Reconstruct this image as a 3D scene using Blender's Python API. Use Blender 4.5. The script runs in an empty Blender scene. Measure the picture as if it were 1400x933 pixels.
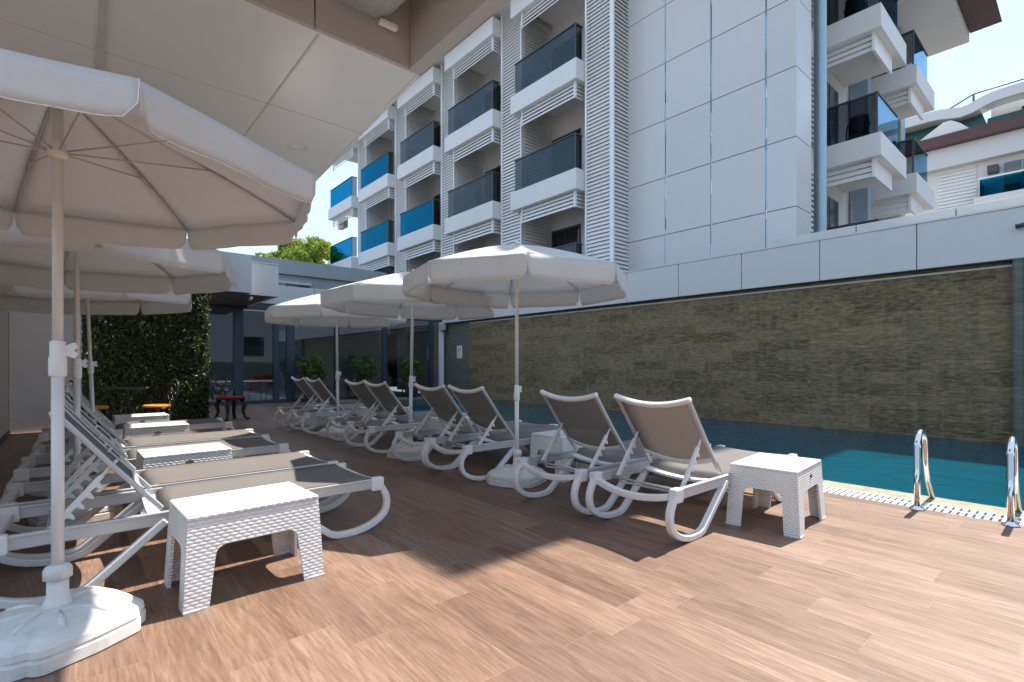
import bpy, math, random
from math import sin, cos, pi, radians, sqrt, floor
from mathutils import Vector, Matrix
random.seed(11)
scene = bpy.context.scene
COL = scene.collection

# ------------------------------------------------------------------ materials
class NT:
    def __init__(s, name):
        s.m = bpy.data.materials.new(name); s.m.use_nodes = True
        s.t = s.m.node_tree; s.t.nodes.clear()
        s.out = s.t.nodes.new('ShaderNodeOutputMaterial')
    def n(s, typ, **kw):
        nd = s.t.nodes.new('ShaderNode' + typ)
        for k, v in kw.items():
            if k.startswith('_'): setattr(nd, k[1:], v)
            else: s.set(nd.inputs[k.replace('__', ' ')], v)
        return nd
    def set(s, sock, v):
        if hasattr(v, 'is_output') or isinstance(v, bpy.types.NodeSocket): s.t.links.new(v, sock)
        elif isinstance(v, bpy.types.Node): s.t.links.new(v.outputs[0], sock)
        else: sock.default_value = v
    def math(s, op, a, b=None, c=None):
        nd = s.t.nodes.new('ShaderNodeMath'); nd.operation = op
        for i, v in enumerate((a, b, c)):
            if v is not None: s.set(nd.inputs[i], v)
        return nd.outputs[0]
    def mix(s, f, a, b, blend='MIX'):
        nd = s.t.nodes.new('ShaderNodeMix'); nd.data_type = 'RGBA'; nd.blend_type = blend
        s.set(nd.inputs[0], f); s.set(nd.inputs[6], a); s.set(nd.inputs[7], b)
        return nd.outputs[2]
    def ramp(s, f, stops):
        nd = s.t.nodes.new('ShaderNodeValToRGB'); s.set(nd.inputs[0], f)
        e = nd.color_ramp.elements
        while len(e) < len(stops): e.new(0.5)
        for el, (p, c) in zip(e, stops): el.position = p; el.color = (*c, 1) if len(c) == 3 else c
        return nd.outputs[0]
    def coord(s, which='Object'):
        return s.n('TexCoord').outputs[which]
    def xyz(s, v):
        nd = s.n('SeparateXYZ', Vector=v); return nd.outputs
    def vec(s, x, y, z=0.0):
        nd = s.n('CombineXYZ'); s.set(nd.inputs[0], x); s.set(nd.inputs[1], y); s.set(nd.inputs[2], z); return nd.outputs[0]
    def noise(s, v, scale, detail=4, rough=.5, dist=0.0):
        nd = s.n('TexNoise', Vector=v, Scale=scale, Detail=detail, Roughness=rough, Distortion=dist); return nd.outputs[0]
    def bump(s, h, strength=.3, dist=.01, normal=None):
        nd = s.n('Bump', Strength=strength, Distance=dist, Height=h)
        if normal is not None: s.set(nd.inputs['Normal'], normal)
        return nd.outputs[0]
    def bsdf(s, **kw):
        nd = s.t.nodes.new('ShaderNodeBsdfPrincipled')
        for k, v in kw.items(): s.set(nd.inputs[k.replace('__', ' ')], v)
        return nd
    def done(s, sh):
        s.t.links.new(sh.outputs[0] if isinstance(sh, bpy.types.Node) else sh, s.out.inputs[0]); return s.m

def c4(c): return (*c, 1.0)

def plain(name, col, rough=.5, metal=0.0, var=.06, vscale=3.0, rvar=.1, bump=0.0, bscale=60, spec=.5, dirt=0.0):
    t = NT(name); co = t.coord()
    nz = t.noise(co, vscale, 5)
    lo = tuple(max(0, x * (1 - var)) for x in col); hi = tuple(min(1, x * (1 + var)) for x in col)
    c = t.ramp(nz, [(.3, lo), (.7, hi)])
    if dirt:
        dz = t.noise(co, vscale * 2.3 + 1.7, 6, .65)
        c = t.mix(t.math('MULTIPLY', t.ramp(dz, [(.5, (0, 0, 0)), (.8, (1, 1, 1))]), dirt), c, c4(tuple(x * .55 * f for x, f in zip(col, (1, .93, .82)))))
    r = t.math('MULTIPLY_ADD', t.noise(co, vscale * 4, 3), rvar, rough - rvar / 2)
    b = t.bsdf(Base__Color=c, Roughness=r, Metallic=metal)
    b.inputs['Specular IOR Level'].default_value = spec
    if bump: t.set(b.inputs['Normal'], t.bump(t.noise(co, bscale, 4), bump, .005))
    return t.done(b)

def fabric(name, col, trans=.25, scale=500, var=.05, tcol=None, dirt=.0, weave=.25, holes=0.0):
    t = NT(name); co = t.coord()
    nz = t.noise(co, 2.5, 4)
    c = t.ramp(nz, [(.3, tuple(x * (1 - var) for x in col)), (.7, tuple(min(1, x * (1 + var)) for x in col))])
    if dirt:
        dz = t.noise(co, 5.0, 7, .7)
        c = t.mix(t.math('MULTIPLY', t.ramp(dz, [(.52, (0, 0, 0)), (.78, (1, 1, 1))]), dirt), c, c4((col[0] * .62, col[1] * .55, col[2] * .47)))
    x, y, z = t.xyz(co)
    h = t.math('MULTIPLY', t.math('SINE', t.math('MULTIPLY', x, scale)), t.math('SINE', t.math('MULTIPLY', t.math('ADD', y, z), scale)))
    wr = t.noise(co, 7, 3)
    nrm = t.bump(t.math('ADD', t.math('MULTIPLY', h, .06), wr), weave, .012)
    b = t.bsdf(Base__Color=c, Roughness=.85, Normal=nrm); b.inputs['Specular IOR Level'].default_value = .15
    tr = t.n('BsdfTranslucent', Color=c if tcol is None else c4(tcol))
    mx = t.n('MixShader', Fac=trans); t.set(mx.inputs[1], b); t.set(mx.inputs[2], tr)
    if holes:
        tp = t.n('BsdfTransparent'); m2 = t.n('MixShader', Fac=holes); t.set(m2.inputs[1], mx); t.set(m2.inputs[2], tp); mx = m2
    return t.done(mx)

def glass(name, tint, refl=1.0, base=.04, rough=.0, spec=(1, 1, 1)):
    t = NT(name)
    tr = t.n('BsdfTransparent', Color=c4(tint))
    gl = t.n('BsdfGlossy', Roughness=rough, Color=c4(spec))
    fr = t.n('Fresnel', IOR=1.5)
    f = t.math('MULTIPLY_ADD', fr.outputs[0], refl, base)
    mx = t.n('MixShader', Fac=f); t.set(mx.inputs[1], tr); t.set(mx.inputs[2], gl)
    return t.done(mx)

def leafmat(name, stops, trans=.35):
    t = NT(name)
    g = t.n('NewGeometry')
    c = t.ramp(g.outputs['Random Per Island'], stops)
    b = t.bsdf(Base__Color=c, Roughness=.45); b.inputs['Specular IOR Level'].default_value = .35
    tr = t.n('BsdfTranslucent', Color=c)
    mx = t.n('MixShader', Fac=trans); t.set(mx.inputs[1], b); t.set(mx.inputs[2], tr)
    return t.done(mx)

def deck_mat():
    t = NT('wood_look_tile'); co = t.coord(); x, y, z = t.xyz(co)
    pw, pl = .215, 1.0
    xr = t.math('DIVIDE', x, pw); row = t.math('FLOOR', xr); fx = t.math('FRACT', xr)
    wn = t.n('TexWhiteNoise', _noise_dimensions='1D', W=row)
    ys = t.math('ADD', t.math('DIVIDE', y, pl), wn.outputs[0])
    idx = t.math('FLOOR', ys); fy = t.math('FRACT', ys)
    wid = t.n('TexWhiteNoise', _noise_dimensions='2D', Vector=t.vec(row, idx))
    rnd = wid.outputs[0]; rc = t.xyz(wid.outputs[1])
    # grain coordinates, shifted plank by plank
    gx = t.math('ADD', x, t.math('MULTIPLY', rc[0], 31.0)); gy = t.math('ADD', y, t.math('MULTIPLY', rc[1], 57.0))
    warp = t.noise(t.vec(t.math('MULTIPLY', gx, 3.6), t.math('MULTIPLY', gy, .75)), 1.0, 2, .45)
    rings = t.math('SINE', t.math('MULTIPLY', t.math('ADD', t.math('MULTIPLY', warp, 11.0), t.math('MULTIPLY', gx, 34.0)), 6.283))
    fine = t.noise(t.vec(t.math('MULTIPLY', gx, 120), t.math('MULTIPLY', gy, 7.0)), 1.0, 6, .68, .5)
    broad = t.noise(t.vec(t.math('MULTIPLY', gx, 17), t.math('MULTIPLY', gy, 1.9)), 1.0, 6, .64, 1.1)
    v = t.math('ADD', t.math('MULTIPLY', rings, .026), t.math('ADD', t.math('MULTIPLY', fine, .52), t.math('MULTIPLY', broad, .58)))
    v = t.math('ADD', v, t.math('MULTIPLY', t.math('SUBTRACT', rnd, .5), .20))
    c = t.ramp(v, [(.26, (.066, .034, .020)), (.44, (.142, .078, .047)), (.57, (.205, .120, .076)), (.78, (.34, .222, .150))])
    c = t.mix(t.math('MULTIPLY', rc[2], .25), c, c4((.215, .122, .08)))
    st = t.noise(co, 1.3, 6, .62)
    c = t.mix(t.math('MULTIPLY', t.ramp(st, [(.48, (0, 0, 0)), (.8, (1, 1, 1))]), .22), c, c4((.25, .165, .12)))
    ex = t.math('MULTIPLY', t.math('MINIMUM', fx, t.math('SUBTRACT', 1, fx)), pw)
    ey = t.math('MULTIPLY', t.math('MINIMUM', fy, t.math('SUBTRACT', 1, fy)), pl)
    e = t.math('MINIMUM', ex, ey)
    g = t.math('LESS_THAN', e, .0017)
    c = t.mix(t.math('MULTIPLY', g, .45), c, c4((.28, .195, .145)))
    hgt = t.math('ADD', t.math('MULTIPLY', fine, .25), t.math('MULTIPLY', t.math('MINIMUM', t.math('MULTIPLY', e, 250), 1.0), 1.0))
    r = t.math('ADD', t.math('MULTIPLY', fine, .22), t.math('MULTIPLY_ADD', st, .15, .30))
    b = t.bsdf(Base__Color=c, Roughness=r, Normal=t.bump(hgt, .25, .002))
    b.inputs['Specular IOR Level'].default_value = .45
    return t.done(b)

def slate_mat(name='slate', teal=0.0):
    t = NT(name); co = t.coord(); x, y, z = t.xyz(co)
    rh, rl = .205, .95
    zr = t.math('DIVIDE', z, rh); row = t.math('FLOOR', zr); fz = t.math('FRACT', zr)
    wn = t.n('TexWhiteNoise', _noise_dimensions='1D', W=row)
    ys = t.math('ADD', t.math('DIVIDE', t.math('ADD', y, x), rl), t.math('MULTIPLY', wn.outputs[0], 7))
    idx = t.math('FLOOR', ys); fy = t.math('FRACT', ys)
    wid = t.n('TexWhiteNoise', _noise_dimensions='2D', Vector=t.vec(row, idx)); rnd = wid.outputs[0]; rc = t.xyz(wid.outputs[1])
    sv = t.vec(t.math('ADD', t.math('MULTIPLY', y, 4.5), t.math('MULTIPLY', rnd, 40)), t.math('MULTIPLY', z, 16), t.math('MULTIPLY', rc[1], 9))
    n1 = t.noise(sv, 1.6, 8, .72, .5)
    streak = t.noise(t.vec(t.math('MULTIPLY', y, 15), t.math('MULTIPLY', z, .5), x), 1.0, 5, .6, .3)
    big = t.noise(co, .7, 4)
    v = t.math('ADD', t.math('MULTIPLY', n1, .82), t.math('MULTIPLY', rnd, .13))
    v = t.math('ADD', v, t.math('MULTIPLY', t.math('SUBTRACT', streak, .5), .13))
    c = t.ramp(v, [(.33, (.050, .045, .030)), (.46, (.152, .131, .083)), (.58, (.255, .210, .127)), (.74, (.47, .365, .21))])
    cool = t.mix(.4, c, c4((.085, .10, .085)))
    c = t.mix(t.math('MULTIPLY', t.ramp(t.math('ADD', t.math('MULTIPLY', rc[0], .6), t.math('MULTIPLY', big, .5)), [(.40, (0, 0, 0)), (.85, (1, 1, 1))]), .7), c, cool)
    # mineral runs left by the falling water
    run = t.noise(t.vec(t.math('MULTIPLY', y, 14), t.math('MULTIPLY', z, .5), 3.0), 1.0, 6, .7)
    c = t.mix(t.math('MULTIPLY', t.ramp(run, [(.52, (0, 0, 0)), (.75, (1, 1, 1))]), .28), c, c4((.25, .225, .17)))
    c = t.mix(1.0, c, c4((1.16, 1.0, .80)), 'MULTIPLY')
    if teal: c = t.mix(teal, c, c4((.075, .125, .13)))
    ez = t.math('MULTIPLY', t.math('MINIMUM', fz, t.math('SUBTRACT', 1, fz)), rh)
    ey = t.math('MULTIPLY', t.math('MINIMUM', fy, t.math('SUBTRACT', 1, fy)), rl)
    e = t.math('MINIMUM', t.math('MULTIPLY', t.math('MINIMUM', ez, ey), 220), 1.0)
    h = t.math('ADD', t.math('MULTIPLY', n1, 2.2), t.math('ADD', t.math('MULTIPLY', e, .5), t.math('MULTIPLY', rnd, .6)))
    b = t.bsdf(Base__Color=c, Roughness=t.math('MULTIPLY_ADD', streak, .35, .34), Normal=t.bump(h, .55, .02))
    b.inputs['Specular IOR Level'].default_value = .3
    return t.done(b)

def rattan_mat():
    t = NT('rattan_plastic'); co = t.coord(); x, y, z = t.xyz(co)
    nx, ny, nz = t.xyz(t.coord('Normal'))
    selx = t.math('GREATER_THAN', t.math('ABSOLUTE', nx), t.math('ABSOLUTE', ny))
    u = t.math('ADD', t.math('MULTIPLY', y, selx), t.math('MULTIPLY', x, t.math('SUBTRACT', 1, selx)))
    top = t.math('GREATER_THAN', nz, .6)
    v = t.math('ADD', t.math('MULTIPLY', z, t.math('SUBTRACT', 1, top)), t.math('MULTIPLY', y, top))
    rh, rl = .0165, .038
    vr = t.math('DIVIDE', v, rh); row = t.math('FLOOR', vr)
    par = t.math('MULTIPLY', t.math('FLOORED_MODULO', row, 2.0), .5)
    uu = t.math('ADD', t.math('DIVIDE', u, rl), par)
    fu = t.math('MULTIPLY_ADD', t.math('FRACT', uu), 2.0, -1.0); fv = t.math('MULTIPLY_ADD', t.math('FRACT', vr), 2.0, -1.0)
    q = t.math('SUBTRACT', 1.05, t.math('ADD', t.math('MULTIPLY', fu, fu), t.math('MULTIPLY', fv, fv)))
    h = t.math('SQRT', t.math('MAXIMUM', q, 0.0))
    h = t.math('MULTIPLY', h, t.math('MULTIPLY_ADD', top, -.72, 1.0))
    c = t.ramp(t.noise(co, 6, 5), [(.3, (.70, .685, .655)), (.7, (.80, .79, .765))])
    b = t.bsdf(Base__Color=c, Roughness=.42, Normal=t.bump(h, .7, .006))
    return t.done(b)

def water_mat():
    t = NT('pool_water'); co = t.coord(); x, y, z = t.xyz(co)
    w1 = t.noise(t.vec(t.math('MULTIPLY', x, 1.0), y), 2.6, 4, .55, .6)
    w2 = t.noise(co, 11.0, 3, .5, .4)
    h = t.math('ADD', w1, t.math('MULTIPLY', w2, .25))
    nrm = t.bump(h, .55, .06)
    dep = t.noise(co, .45, 4)
    c = t.ramp(dep, [(.3, (.0, .088, .132)), (.7, (.001, .122, .172))])
    df = t.n('BsdfDiffuse', Color=c, Normal=nrm)
    tr = t.n('BsdfTransparent', Color=c4((.06, .56, .66)))
    m0 = t.n('MixShader', Fac=.3); t.set(m0.inputs[1], df); t.set(m0.inputs[2], tr)
    gl = t.n('BsdfGlossy', Roughness=.03, Normal=nrm)
    fr = t.n('Fresnel', IOR=1.33, Normal=nrm)
    m1 = t.n('MixShader', Fac=fr.outputs[0]); t.set(m1.inputs[1], m0); t.set(m1.inputs[2], gl)
    return t.done(m1)

def tile_mat():
    t = NT('pool_mosaic'); co = t.coord(); x, y, z = t.xyz(co)
    fx = t.math('FRACT', t.math('DIVIDE', x, .25)); fy = t.math('FRACT', t.math('DIVIDE', y, .25))
    g = t.math('MAXIMUM', t.math('LESS_THAN', fx, .05), t.math('LESS_THAN', fy, .05))
    wn = t.n('TexWhiteNoise', _noise_dimensions='2D', Vector=t.vec(t.math('FLOOR', t.math('DIVIDE', x, .25)), t.math('FLOOR', t.math('DIVIDE', y, .25))))
    c = t.ramp(wn.outputs[0], [(0, (.03, .22, .32)), (1, (.07, .36, .45))])
    return t.done(t.bsdf(Base__Color=t.mix(g, c, c4((.4, .5, .52))), Roughness=.3))

def band_mat(name, col, axis, period, gapcol, gap=.06, rough=.5, grain=False):
    t = NT(name); co = t.coord(); a = t.xyz(co)[axis]
    f = t.math('FRACT', t.math('DIVIDE', a, period))
    m = t.math('LESS_THAN', f, gap)
    cc = t.ramp(t.noise(co, 5, 5, .6), [(.3, tuple(v * .8 for v in col)), (.7, tuple(v * 1.2 for v in col))])
    c = t.mix(m, cc, c4(gapcol))
    b = t.bsdf(Base__Color=c, Roughness=rough, Normal=t.bump(t.math('SUBTRACT', 1, m), .4, .004))
    return t.done(b)

M = {}
M['deck'] = deck_mat()
M['slate'] = slate_mat()
M['slate_teal'] = slate_mat('slate_teal', .55)
M['rattan'] = rattan_mat()
M['water'] = water_mat()
M['mosaic'] = tile_mat()
M['plastic'] = plain('white_plastic', (.74, .725, .70), .42, var=.04, dirt=.18, vscale=6)
M['plastic_base'] = plain('white_plastic_base', (.70, .68, .64), .55, var=.06, dirt=.5, vscale=5, bump=.1)
M['alu'] = plain('satin_aluminium', (.55, .55, .545), .38, metal=.35, var=.05)
M['sling'] = fabric('taupe_sling', (.262, .236, .217), .20, 900, .05, holes=.20, tcol=(.36, .30, .25))
M['canvas'] = fabric('parasol_canvas', (.86, .85, .83), .45, 700, .03, dirt=.30, tcol=(.82, .80, .77), weave=.5)
M['pole'] = plain('white_pole', (.74, .72, .69), .35, var=.05, vscale=5)
M['wire'] = plain('rib_wire', (.50, .48, .45), .4, metal=.3)
M['clamp'] = plain('clamp_plastic', (.80, .79, .77), .35)
M['steel'] = plain('polished_steel', (.72, .70, .67), .12, metal=1.0, var=.03, rvar=.06)
def panel_mat(name, col, rough):
    t = NT(name); co = t.coord(); x, y, z = t.xyz(co)
    g = t.n('NewGeometry'); isl = g.outputs['Random Per Island']
    k = t.math('MULTIPLY_ADD', isl, .07, .965)
    st = t.noise(t.vec(t.math('MULTIPLY', t.math('ADD', x, y), 9), t.math('MULTIPLY', z, .35)), 1.0, 5, .65)
    k = t.math('MULTIPLY', k, t.math('MULTIPLY_ADD', st, -.07, 1.03))
    m = t.n('Mix', _data_type='RGBA', _blend_type='MULTIPLY'); m.inputs[0].default_value = 1; m.inputs[6].default_value = c4(col)
    t.t.links.new(t.vec(k, k, k), m.inputs[7])
    wv = t.noise(co, .9, 2)
    b = t.bsdf(Base__Color=m.outputs[2], Roughness=t.math('MULTIPLY_ADD', st, .15, rough - .07), Normal=t.bump(wv, .12, .03))
    return t.done(b)
M['white_panel'] = panel_mat('composite_panel', (.555, .55, .54), .30)
M['fascia'] = panel_mat('fascia_panel', (.54, .535, .52), .32)
M['parapet'] = plain('parapet_coat', (.56, .555, .53), .6, var=.05, vscale=1.5, dirt=.25)
M['white_wall'] = plain('white_render', (.64, .625, .60), .8, var=.04, vscale=1.2, dirt=.12, bump=.1)
M['slab'] = plain('balcony_paint', (.66, .65, .635), .6, var=.03, vscale=1.0, dirt=.10)
M['louvre'] = plain('louvre_aluminium', (.73, .72, .70), .45, var=.03, vscale=2, dirt=.08)
M['jamb'] = plain('white_profile', (.76, .77, .79), .35, var=.03)
M['chrome_strip'] = plain('joint_strip', (.30, .37, .42), .12, metal=1.0, var=.05, vscale=2.0, rvar=.08)
M['dark_joint'] = plain('dark_joint', (.10, .105, .11), .5)
M['dark_frame'] = plain('dark_blue_frame', (.028, .045, .065), .4, var=.1)
M['dark_metal'] = plain('dark_grey_metal', (.05, .055, .06), .45, var=.1)
M['column'] = plain('blue_grey_column', (.33, .43, .52), .3, metal=.2, var=.05)
M['balcony_glass'] = glass('balcony_glass', (.44, .465, .47), .34, .0, spec=(.72, .80, .84))
M['balcony_glass_blue'] = glass('balcony_glass_blue', (.06, .42, .56), .5, .03, spec=(.10, .70, .90))
M['balcony_glass_sky'] = glass('balcony_glass_sky', (.30, .60, .80), .8, .10, spec=(.55, .85, 1.0))  # sky reflection put into the tint of the end balcony railings
M['window_dark'] = glass('window_glass', (.30, .34, .36), 1.0, .06)
M['pavilion_glass'] = glass('pavilion_glass', (.76, .80, .81), 1.0, .08)
M['ceiling'] = plain('gloss_ceiling', (.84, .82, .79), .22, var=.03, vscale=.8, rvar=.1)
M['beam'] = plain('canopy_beam', (.50, .465, .42), .55, var=.04, vscale=1.5)
M['trim'] = plain('ceiling_trim', (.60, .57, .53), .5)
M['awning'] = fabric('awning_cloth', (.72, .70, .66), .12, 400)
M['lens'] = plain('lamp_lens', (.86, .84, .80), .3)
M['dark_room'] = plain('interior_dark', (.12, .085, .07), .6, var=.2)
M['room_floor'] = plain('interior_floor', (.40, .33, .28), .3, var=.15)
M['grey_wall'] = plain('blue_grey_wall', (.34, .375, .39), .7, var=.06, vscale=1, dirt=.15)
M['side_wall'] = plain('side_wall_paint', (.74, .72, .69), .6, var=.04, vscale=1)
M['side_panel'] = plain('side_panel_grey', (.46, .43, .39), .4, var=.05)
M['coping'] = plain('sandstone_coping', (.25, .215, .135), .65, var=.28, vscale=9, bump=.4, bscale=40, dirt=.3)
M['grate'] = plain('grate_plastic', (.80, .79, .76), .5, var=.04)
M['channel'] = plain('channel_dark', (.03, .03, .03), .6)
M['ground'] = plain('paving_ground', (.20, .19, .175), .85, var=.2, vscale=.6)
M['green_roof'] = band_mat('green_shingle', (.030, .085, .075), 2, .22, (.02, .05, .045), .12, .8)
M['brown'] = plain('maroon_gutter', (.085, .035, .032), .5, var=.1)
M['soffit_slat'] = band_mat('slatted_soffit', (.13, .095, .075), 1, .14, (.03, .025, .02), .12, .5)
M['iron'] = plain('black_cast_iron', (.015, .015, .017), .35, var=.2)
M['red'] = plain('red_plastic', (.72, .025, .03), .4, var=.1)
M['red_cushion'] = plain('red_cushion', (.30, .012, .015), .8, var=.15)
M['yellow'] = plain('yellow_cushion', (.62, .27, .012), .7, var=.1)
M['pot'] = plain('dark_blue_pot', (.025, .06, .09), .35, var=.15)
M['bark'] = plain('bark', (.12, .085, .06), .9, var=.3, vscale=12, bump=.5)
M['leaf_tree'] = leafmat('tree_leaf', [(0, (.09, .14, .02)), (.35, (.19, .27, .035)), (.7, (.30, .37, .05)), (1, (.44, .46, .09))], .45)
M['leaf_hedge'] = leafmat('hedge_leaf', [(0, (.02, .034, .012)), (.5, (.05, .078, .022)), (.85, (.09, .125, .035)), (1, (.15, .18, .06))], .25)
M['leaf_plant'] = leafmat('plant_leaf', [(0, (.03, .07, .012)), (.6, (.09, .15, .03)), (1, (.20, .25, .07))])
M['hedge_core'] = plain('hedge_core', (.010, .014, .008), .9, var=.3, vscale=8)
M['ac'] = plain('ac_casing', (.66, .63, .57), .5, dirt=.3)
M['sign_white'] = plain('sign_white', (.80, .77, .78), .4)
M['sign_red'] = plain('sign_red', (.45, .03, .05), .4)
M['sign_black'] = plain('sign_black', (.03, .03, .035), .4)
M['brass'] = plain('badge_brass', (.35, .24, .11), .4, metal=.6)
M['badge_dark'] = plain('badge_dark', (.10, .07, .06), .4)
M['speaker'] = plain('grey_box', (.42, .40, .36), .6)
M['street_wall'] = plain('street_facade', (.30, .30, .33), .8)
M['street_asphalt'] = plain('asphalt', (.055, .055, .055), .85, var=.15)

# ------------------------------------------------------------------ mesh builder
class MB:
    def __init__(s): s.v = []; s.f = []; s.sm = []
    def add(s, vs, fs, smooth=False):
        o = len(s.v); s.v += [tuple(p) for p in vs]
        s.f += [tuple(i + o for i in f) for f in fs]; s.sm += [smooth] * len(fs); return s
    def box(s, x0, x1, y0, y1, z0, z1):
        if x0 > x1: x0, x1 = x1, x0
        if y0 > y1: y0, y1 = y1, y0
        if z0 > z1: z0, z1 = z1, z0
        vs = [(x0, y0, z0), (x1, y0, z0), (x1, y1, z0), (x0, y1, z0), (x0, y0, z1), (x1, y0, z1), (x1, y1, z1), (x0, y1, z1)]
        return s.add(vs, [(0, 3, 2, 1), (4, 5, 6, 7), (0, 1, 5, 4), (1, 2, 6, 5), (2, 3, 7, 6), (3, 0, 4, 7)])
    def hexa(s, b, t):   # bottom 4, top 4 (ccw seen from above)
        return s.add(list(b) + list(t), [(0, 3, 2, 1), (4, 5, 6, 7), (0, 1, 5, 4), (1, 2, 6, 5), (2, 3, 7, 6), (3, 0, 4, 7)])
    def tube(s, pts, r, n=8, caps=True):
        P = [Vector(p) for p in pts]; rr = r if isinstance(r, (list, tuple)) else [r] * len(P)
        vs = []; up = None
        for i, p in enumerate(P):
            d = ((P[min(i + 1, len(P) - 1)] - P[max(i - 1, 0)]))
            d.normalize()
            if up is None:
                up = Vector((0, 0, 1)) if abs(d.z) < .9 else Vector((1, 0, 0))
            a = (up - d * up.dot(d)); a.normalize(); up = a; b = d.cross(a)
            for k in range(n):
                t = 2 * pi * k / n; vs.append(p + (a * cos(t) + b * sin(t)) * rr[i])
        fs = []
        for i in range(len(P) - 1):
            for k in range(n):
                k2 = (k + 1) % n
                fs.append((i * n + k, i * n + k2, (i + 1) * n + k2, (i + 1) * n + k))
        s.add(vs, fs, True)
        if caps:
            o = len(s.v) - len(vs)
            s.f.append(tuple(o + k for k in reversed(range(n)))); s.sm.append(False)
            s.f.append(tuple(o + (len(P) - 1) * n + k for k in range(n))); s.sm.append(False)
        return s
    def sweep(s, pts, w, h, side, smooth=False):  # rectangular section; 'side' = width direction
        P = [Vector(p) for p in pts]; sd = Vector(side).normalized(); vs = []
        for i, p in enumerate(P):
            d = P[min(i + 1, len(P) - 1)] - P[max(i - 1, 0)]; d.normalize()
            a = (sd - d * sd.dot(d)).normalized(); b = d.cross(a)
            ww = w[i] if isinstance(w, (list, tuple)) else w; hh = h[i] if isinstance(h, (list, tuple)) else h
            for (ca, cb) in ((-1, -1), (1, -1), (1, 1), (-1, 1)): vs.append(p + a * ca * ww / 2 + b * cb * hh / 2)
        fs = []
        for i in range(len(P) - 1):
            for k in range(4):
                k2 = (k + 1) % 4; fs.append((i * 4 + k, i * 4 + k2, (i + 1) * 4 + k2, (i + 1) * 4 + k))
        n = len(P); fs += [(3, 2, 1, 0), (4 * n - 4, 4 * n - 3, 4 * n - 2, 4 * n - 1)]
        return s.add(vs, fs, smooth)
    def prism(s, poly, fn0, fn1):  # polygon (a,b) list placed by two functions -> solid
        n = len(poly); vs = [fn0(a, b) for a, b in poly] + [fn1(a, b) for a, b in poly]
        fs = [tuple(range(n)), tuple(reversed(range(n, 2 * n)))] + [(i, n + i, n + (i + 1) % n, (i + 1) % n) for i in range(n)]
        return s.add(vs, fs)
    def lathe(s, prof, n=24, c=(0, 0), fn=None, smooth=True):
        vs = []
        for (r, z) in prof:
            for k in range(n):
                t = 2 * pi * k / n; q = r * (fn(t) if fn else 1)
                vs.append((c[0] + q * cos(t), c[1] + q * sin(t), z))
        fs = []
        for i in range(len(prof) - 1):
            for k in range(n):
                k2 = (k + 1) % n; fs.append((i * n + k, i * n + k2, (i + 1) * n + k2, (i + 1) * n + k))
        fs.append(tuple(reversed(range(n)))); fs.append(tuple((len(prof) - 1) * n + k for k in range(n)))
        return s.add(vs, fs, smooth)
    def grid(s, fn, nu, nv, smooth=True):
        vs = [fn(i / nu, j / nv) for j in range(nv + 1) for i in range(nu + 1)]
        fs = [(j * (nu + 1) + i, j * (nu + 1) + i + 1, (j + 1) * (nu + 1) + i + 1, (j + 1) * (nu + 1) + i) for j in range(nv) for i in range(nu)]
        return s.add(vs, fs, smooth)
    def build(s, name, mat, parent=None, bevel=0, loc=(0, 0, 0), solid=0, seg=2, fix=True, sharp=0):
        me = bpy.data.meshes.new(name); me.from_pydata(s.v, [], s.f)
        me.polygons.foreach_set('use_smooth', s.sm)
        if fix:
            import bmesh
            bm = bmesh.new(); bm.from_mesh(me); bmesh.ops.recalc_face_normals(bm, faces=bm.faces); bm.to_mesh(me); bm.free()
        if sharp: me.set_sharp_from_angle(angle=radians(sharp))
        me.materials.append(mat if not isinstance(mat, str) else M[mat]); me.update()
        o = bpy.data.objects.new(name, me); COL.objects.link(o); o.location = loc
        if parent is not None: o.parent = parent
        if solid:
            md = o.modifiers.new('solid', 'SOLIDIFY'); md.thickness = solid; md.offset = 0
        if bevel:
            md = o.modifiers.new('bevel', 'BEVEL'); md.width = bevel; md.segments = seg; md.limit_method = 'ANGLE'; md.angle_limit = radians(35)
            md.harden_normals = False
        return o

def thing(name, label, cat, loc=(0, 0, 0), rz=0, group=None):
    o = bpy.data.objects.new(name, None); COL.objects.link(o); o.location = loc; o.rotation_euler = (0, 0, rz)
    o.empty_display_size = .1
    return tag(o, label, cat, group)
def tag(o, label, cat, group=None):
    o['label'] = label; o['category'] = cat
    if group: o['group'] = group
    return o
def structure(o): o['kind'] = 'structure'; return o
def copy_tree(o, parent=None):
    c = o.copy(); COL.objects.link(c)
    if parent is not None: c.parent = parent
    for ch in [k for k in ALLCH.get(o.name, ())]: copy_tree(ch, c)
    return c
ALLCH = {}
def index_children():
    ALLCH.clear()
    for ob in bpy.data.objects:
        if ob.parent: ALLCH.setdefault(ob.parent.name, []).append(ob)
def dup(root, label, loc, rz=0):
    index_children()
    c = copy_tree(root); c.location = loc; c.rotation_euler = (0, 0, rz); c['label'] = label; return c

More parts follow.
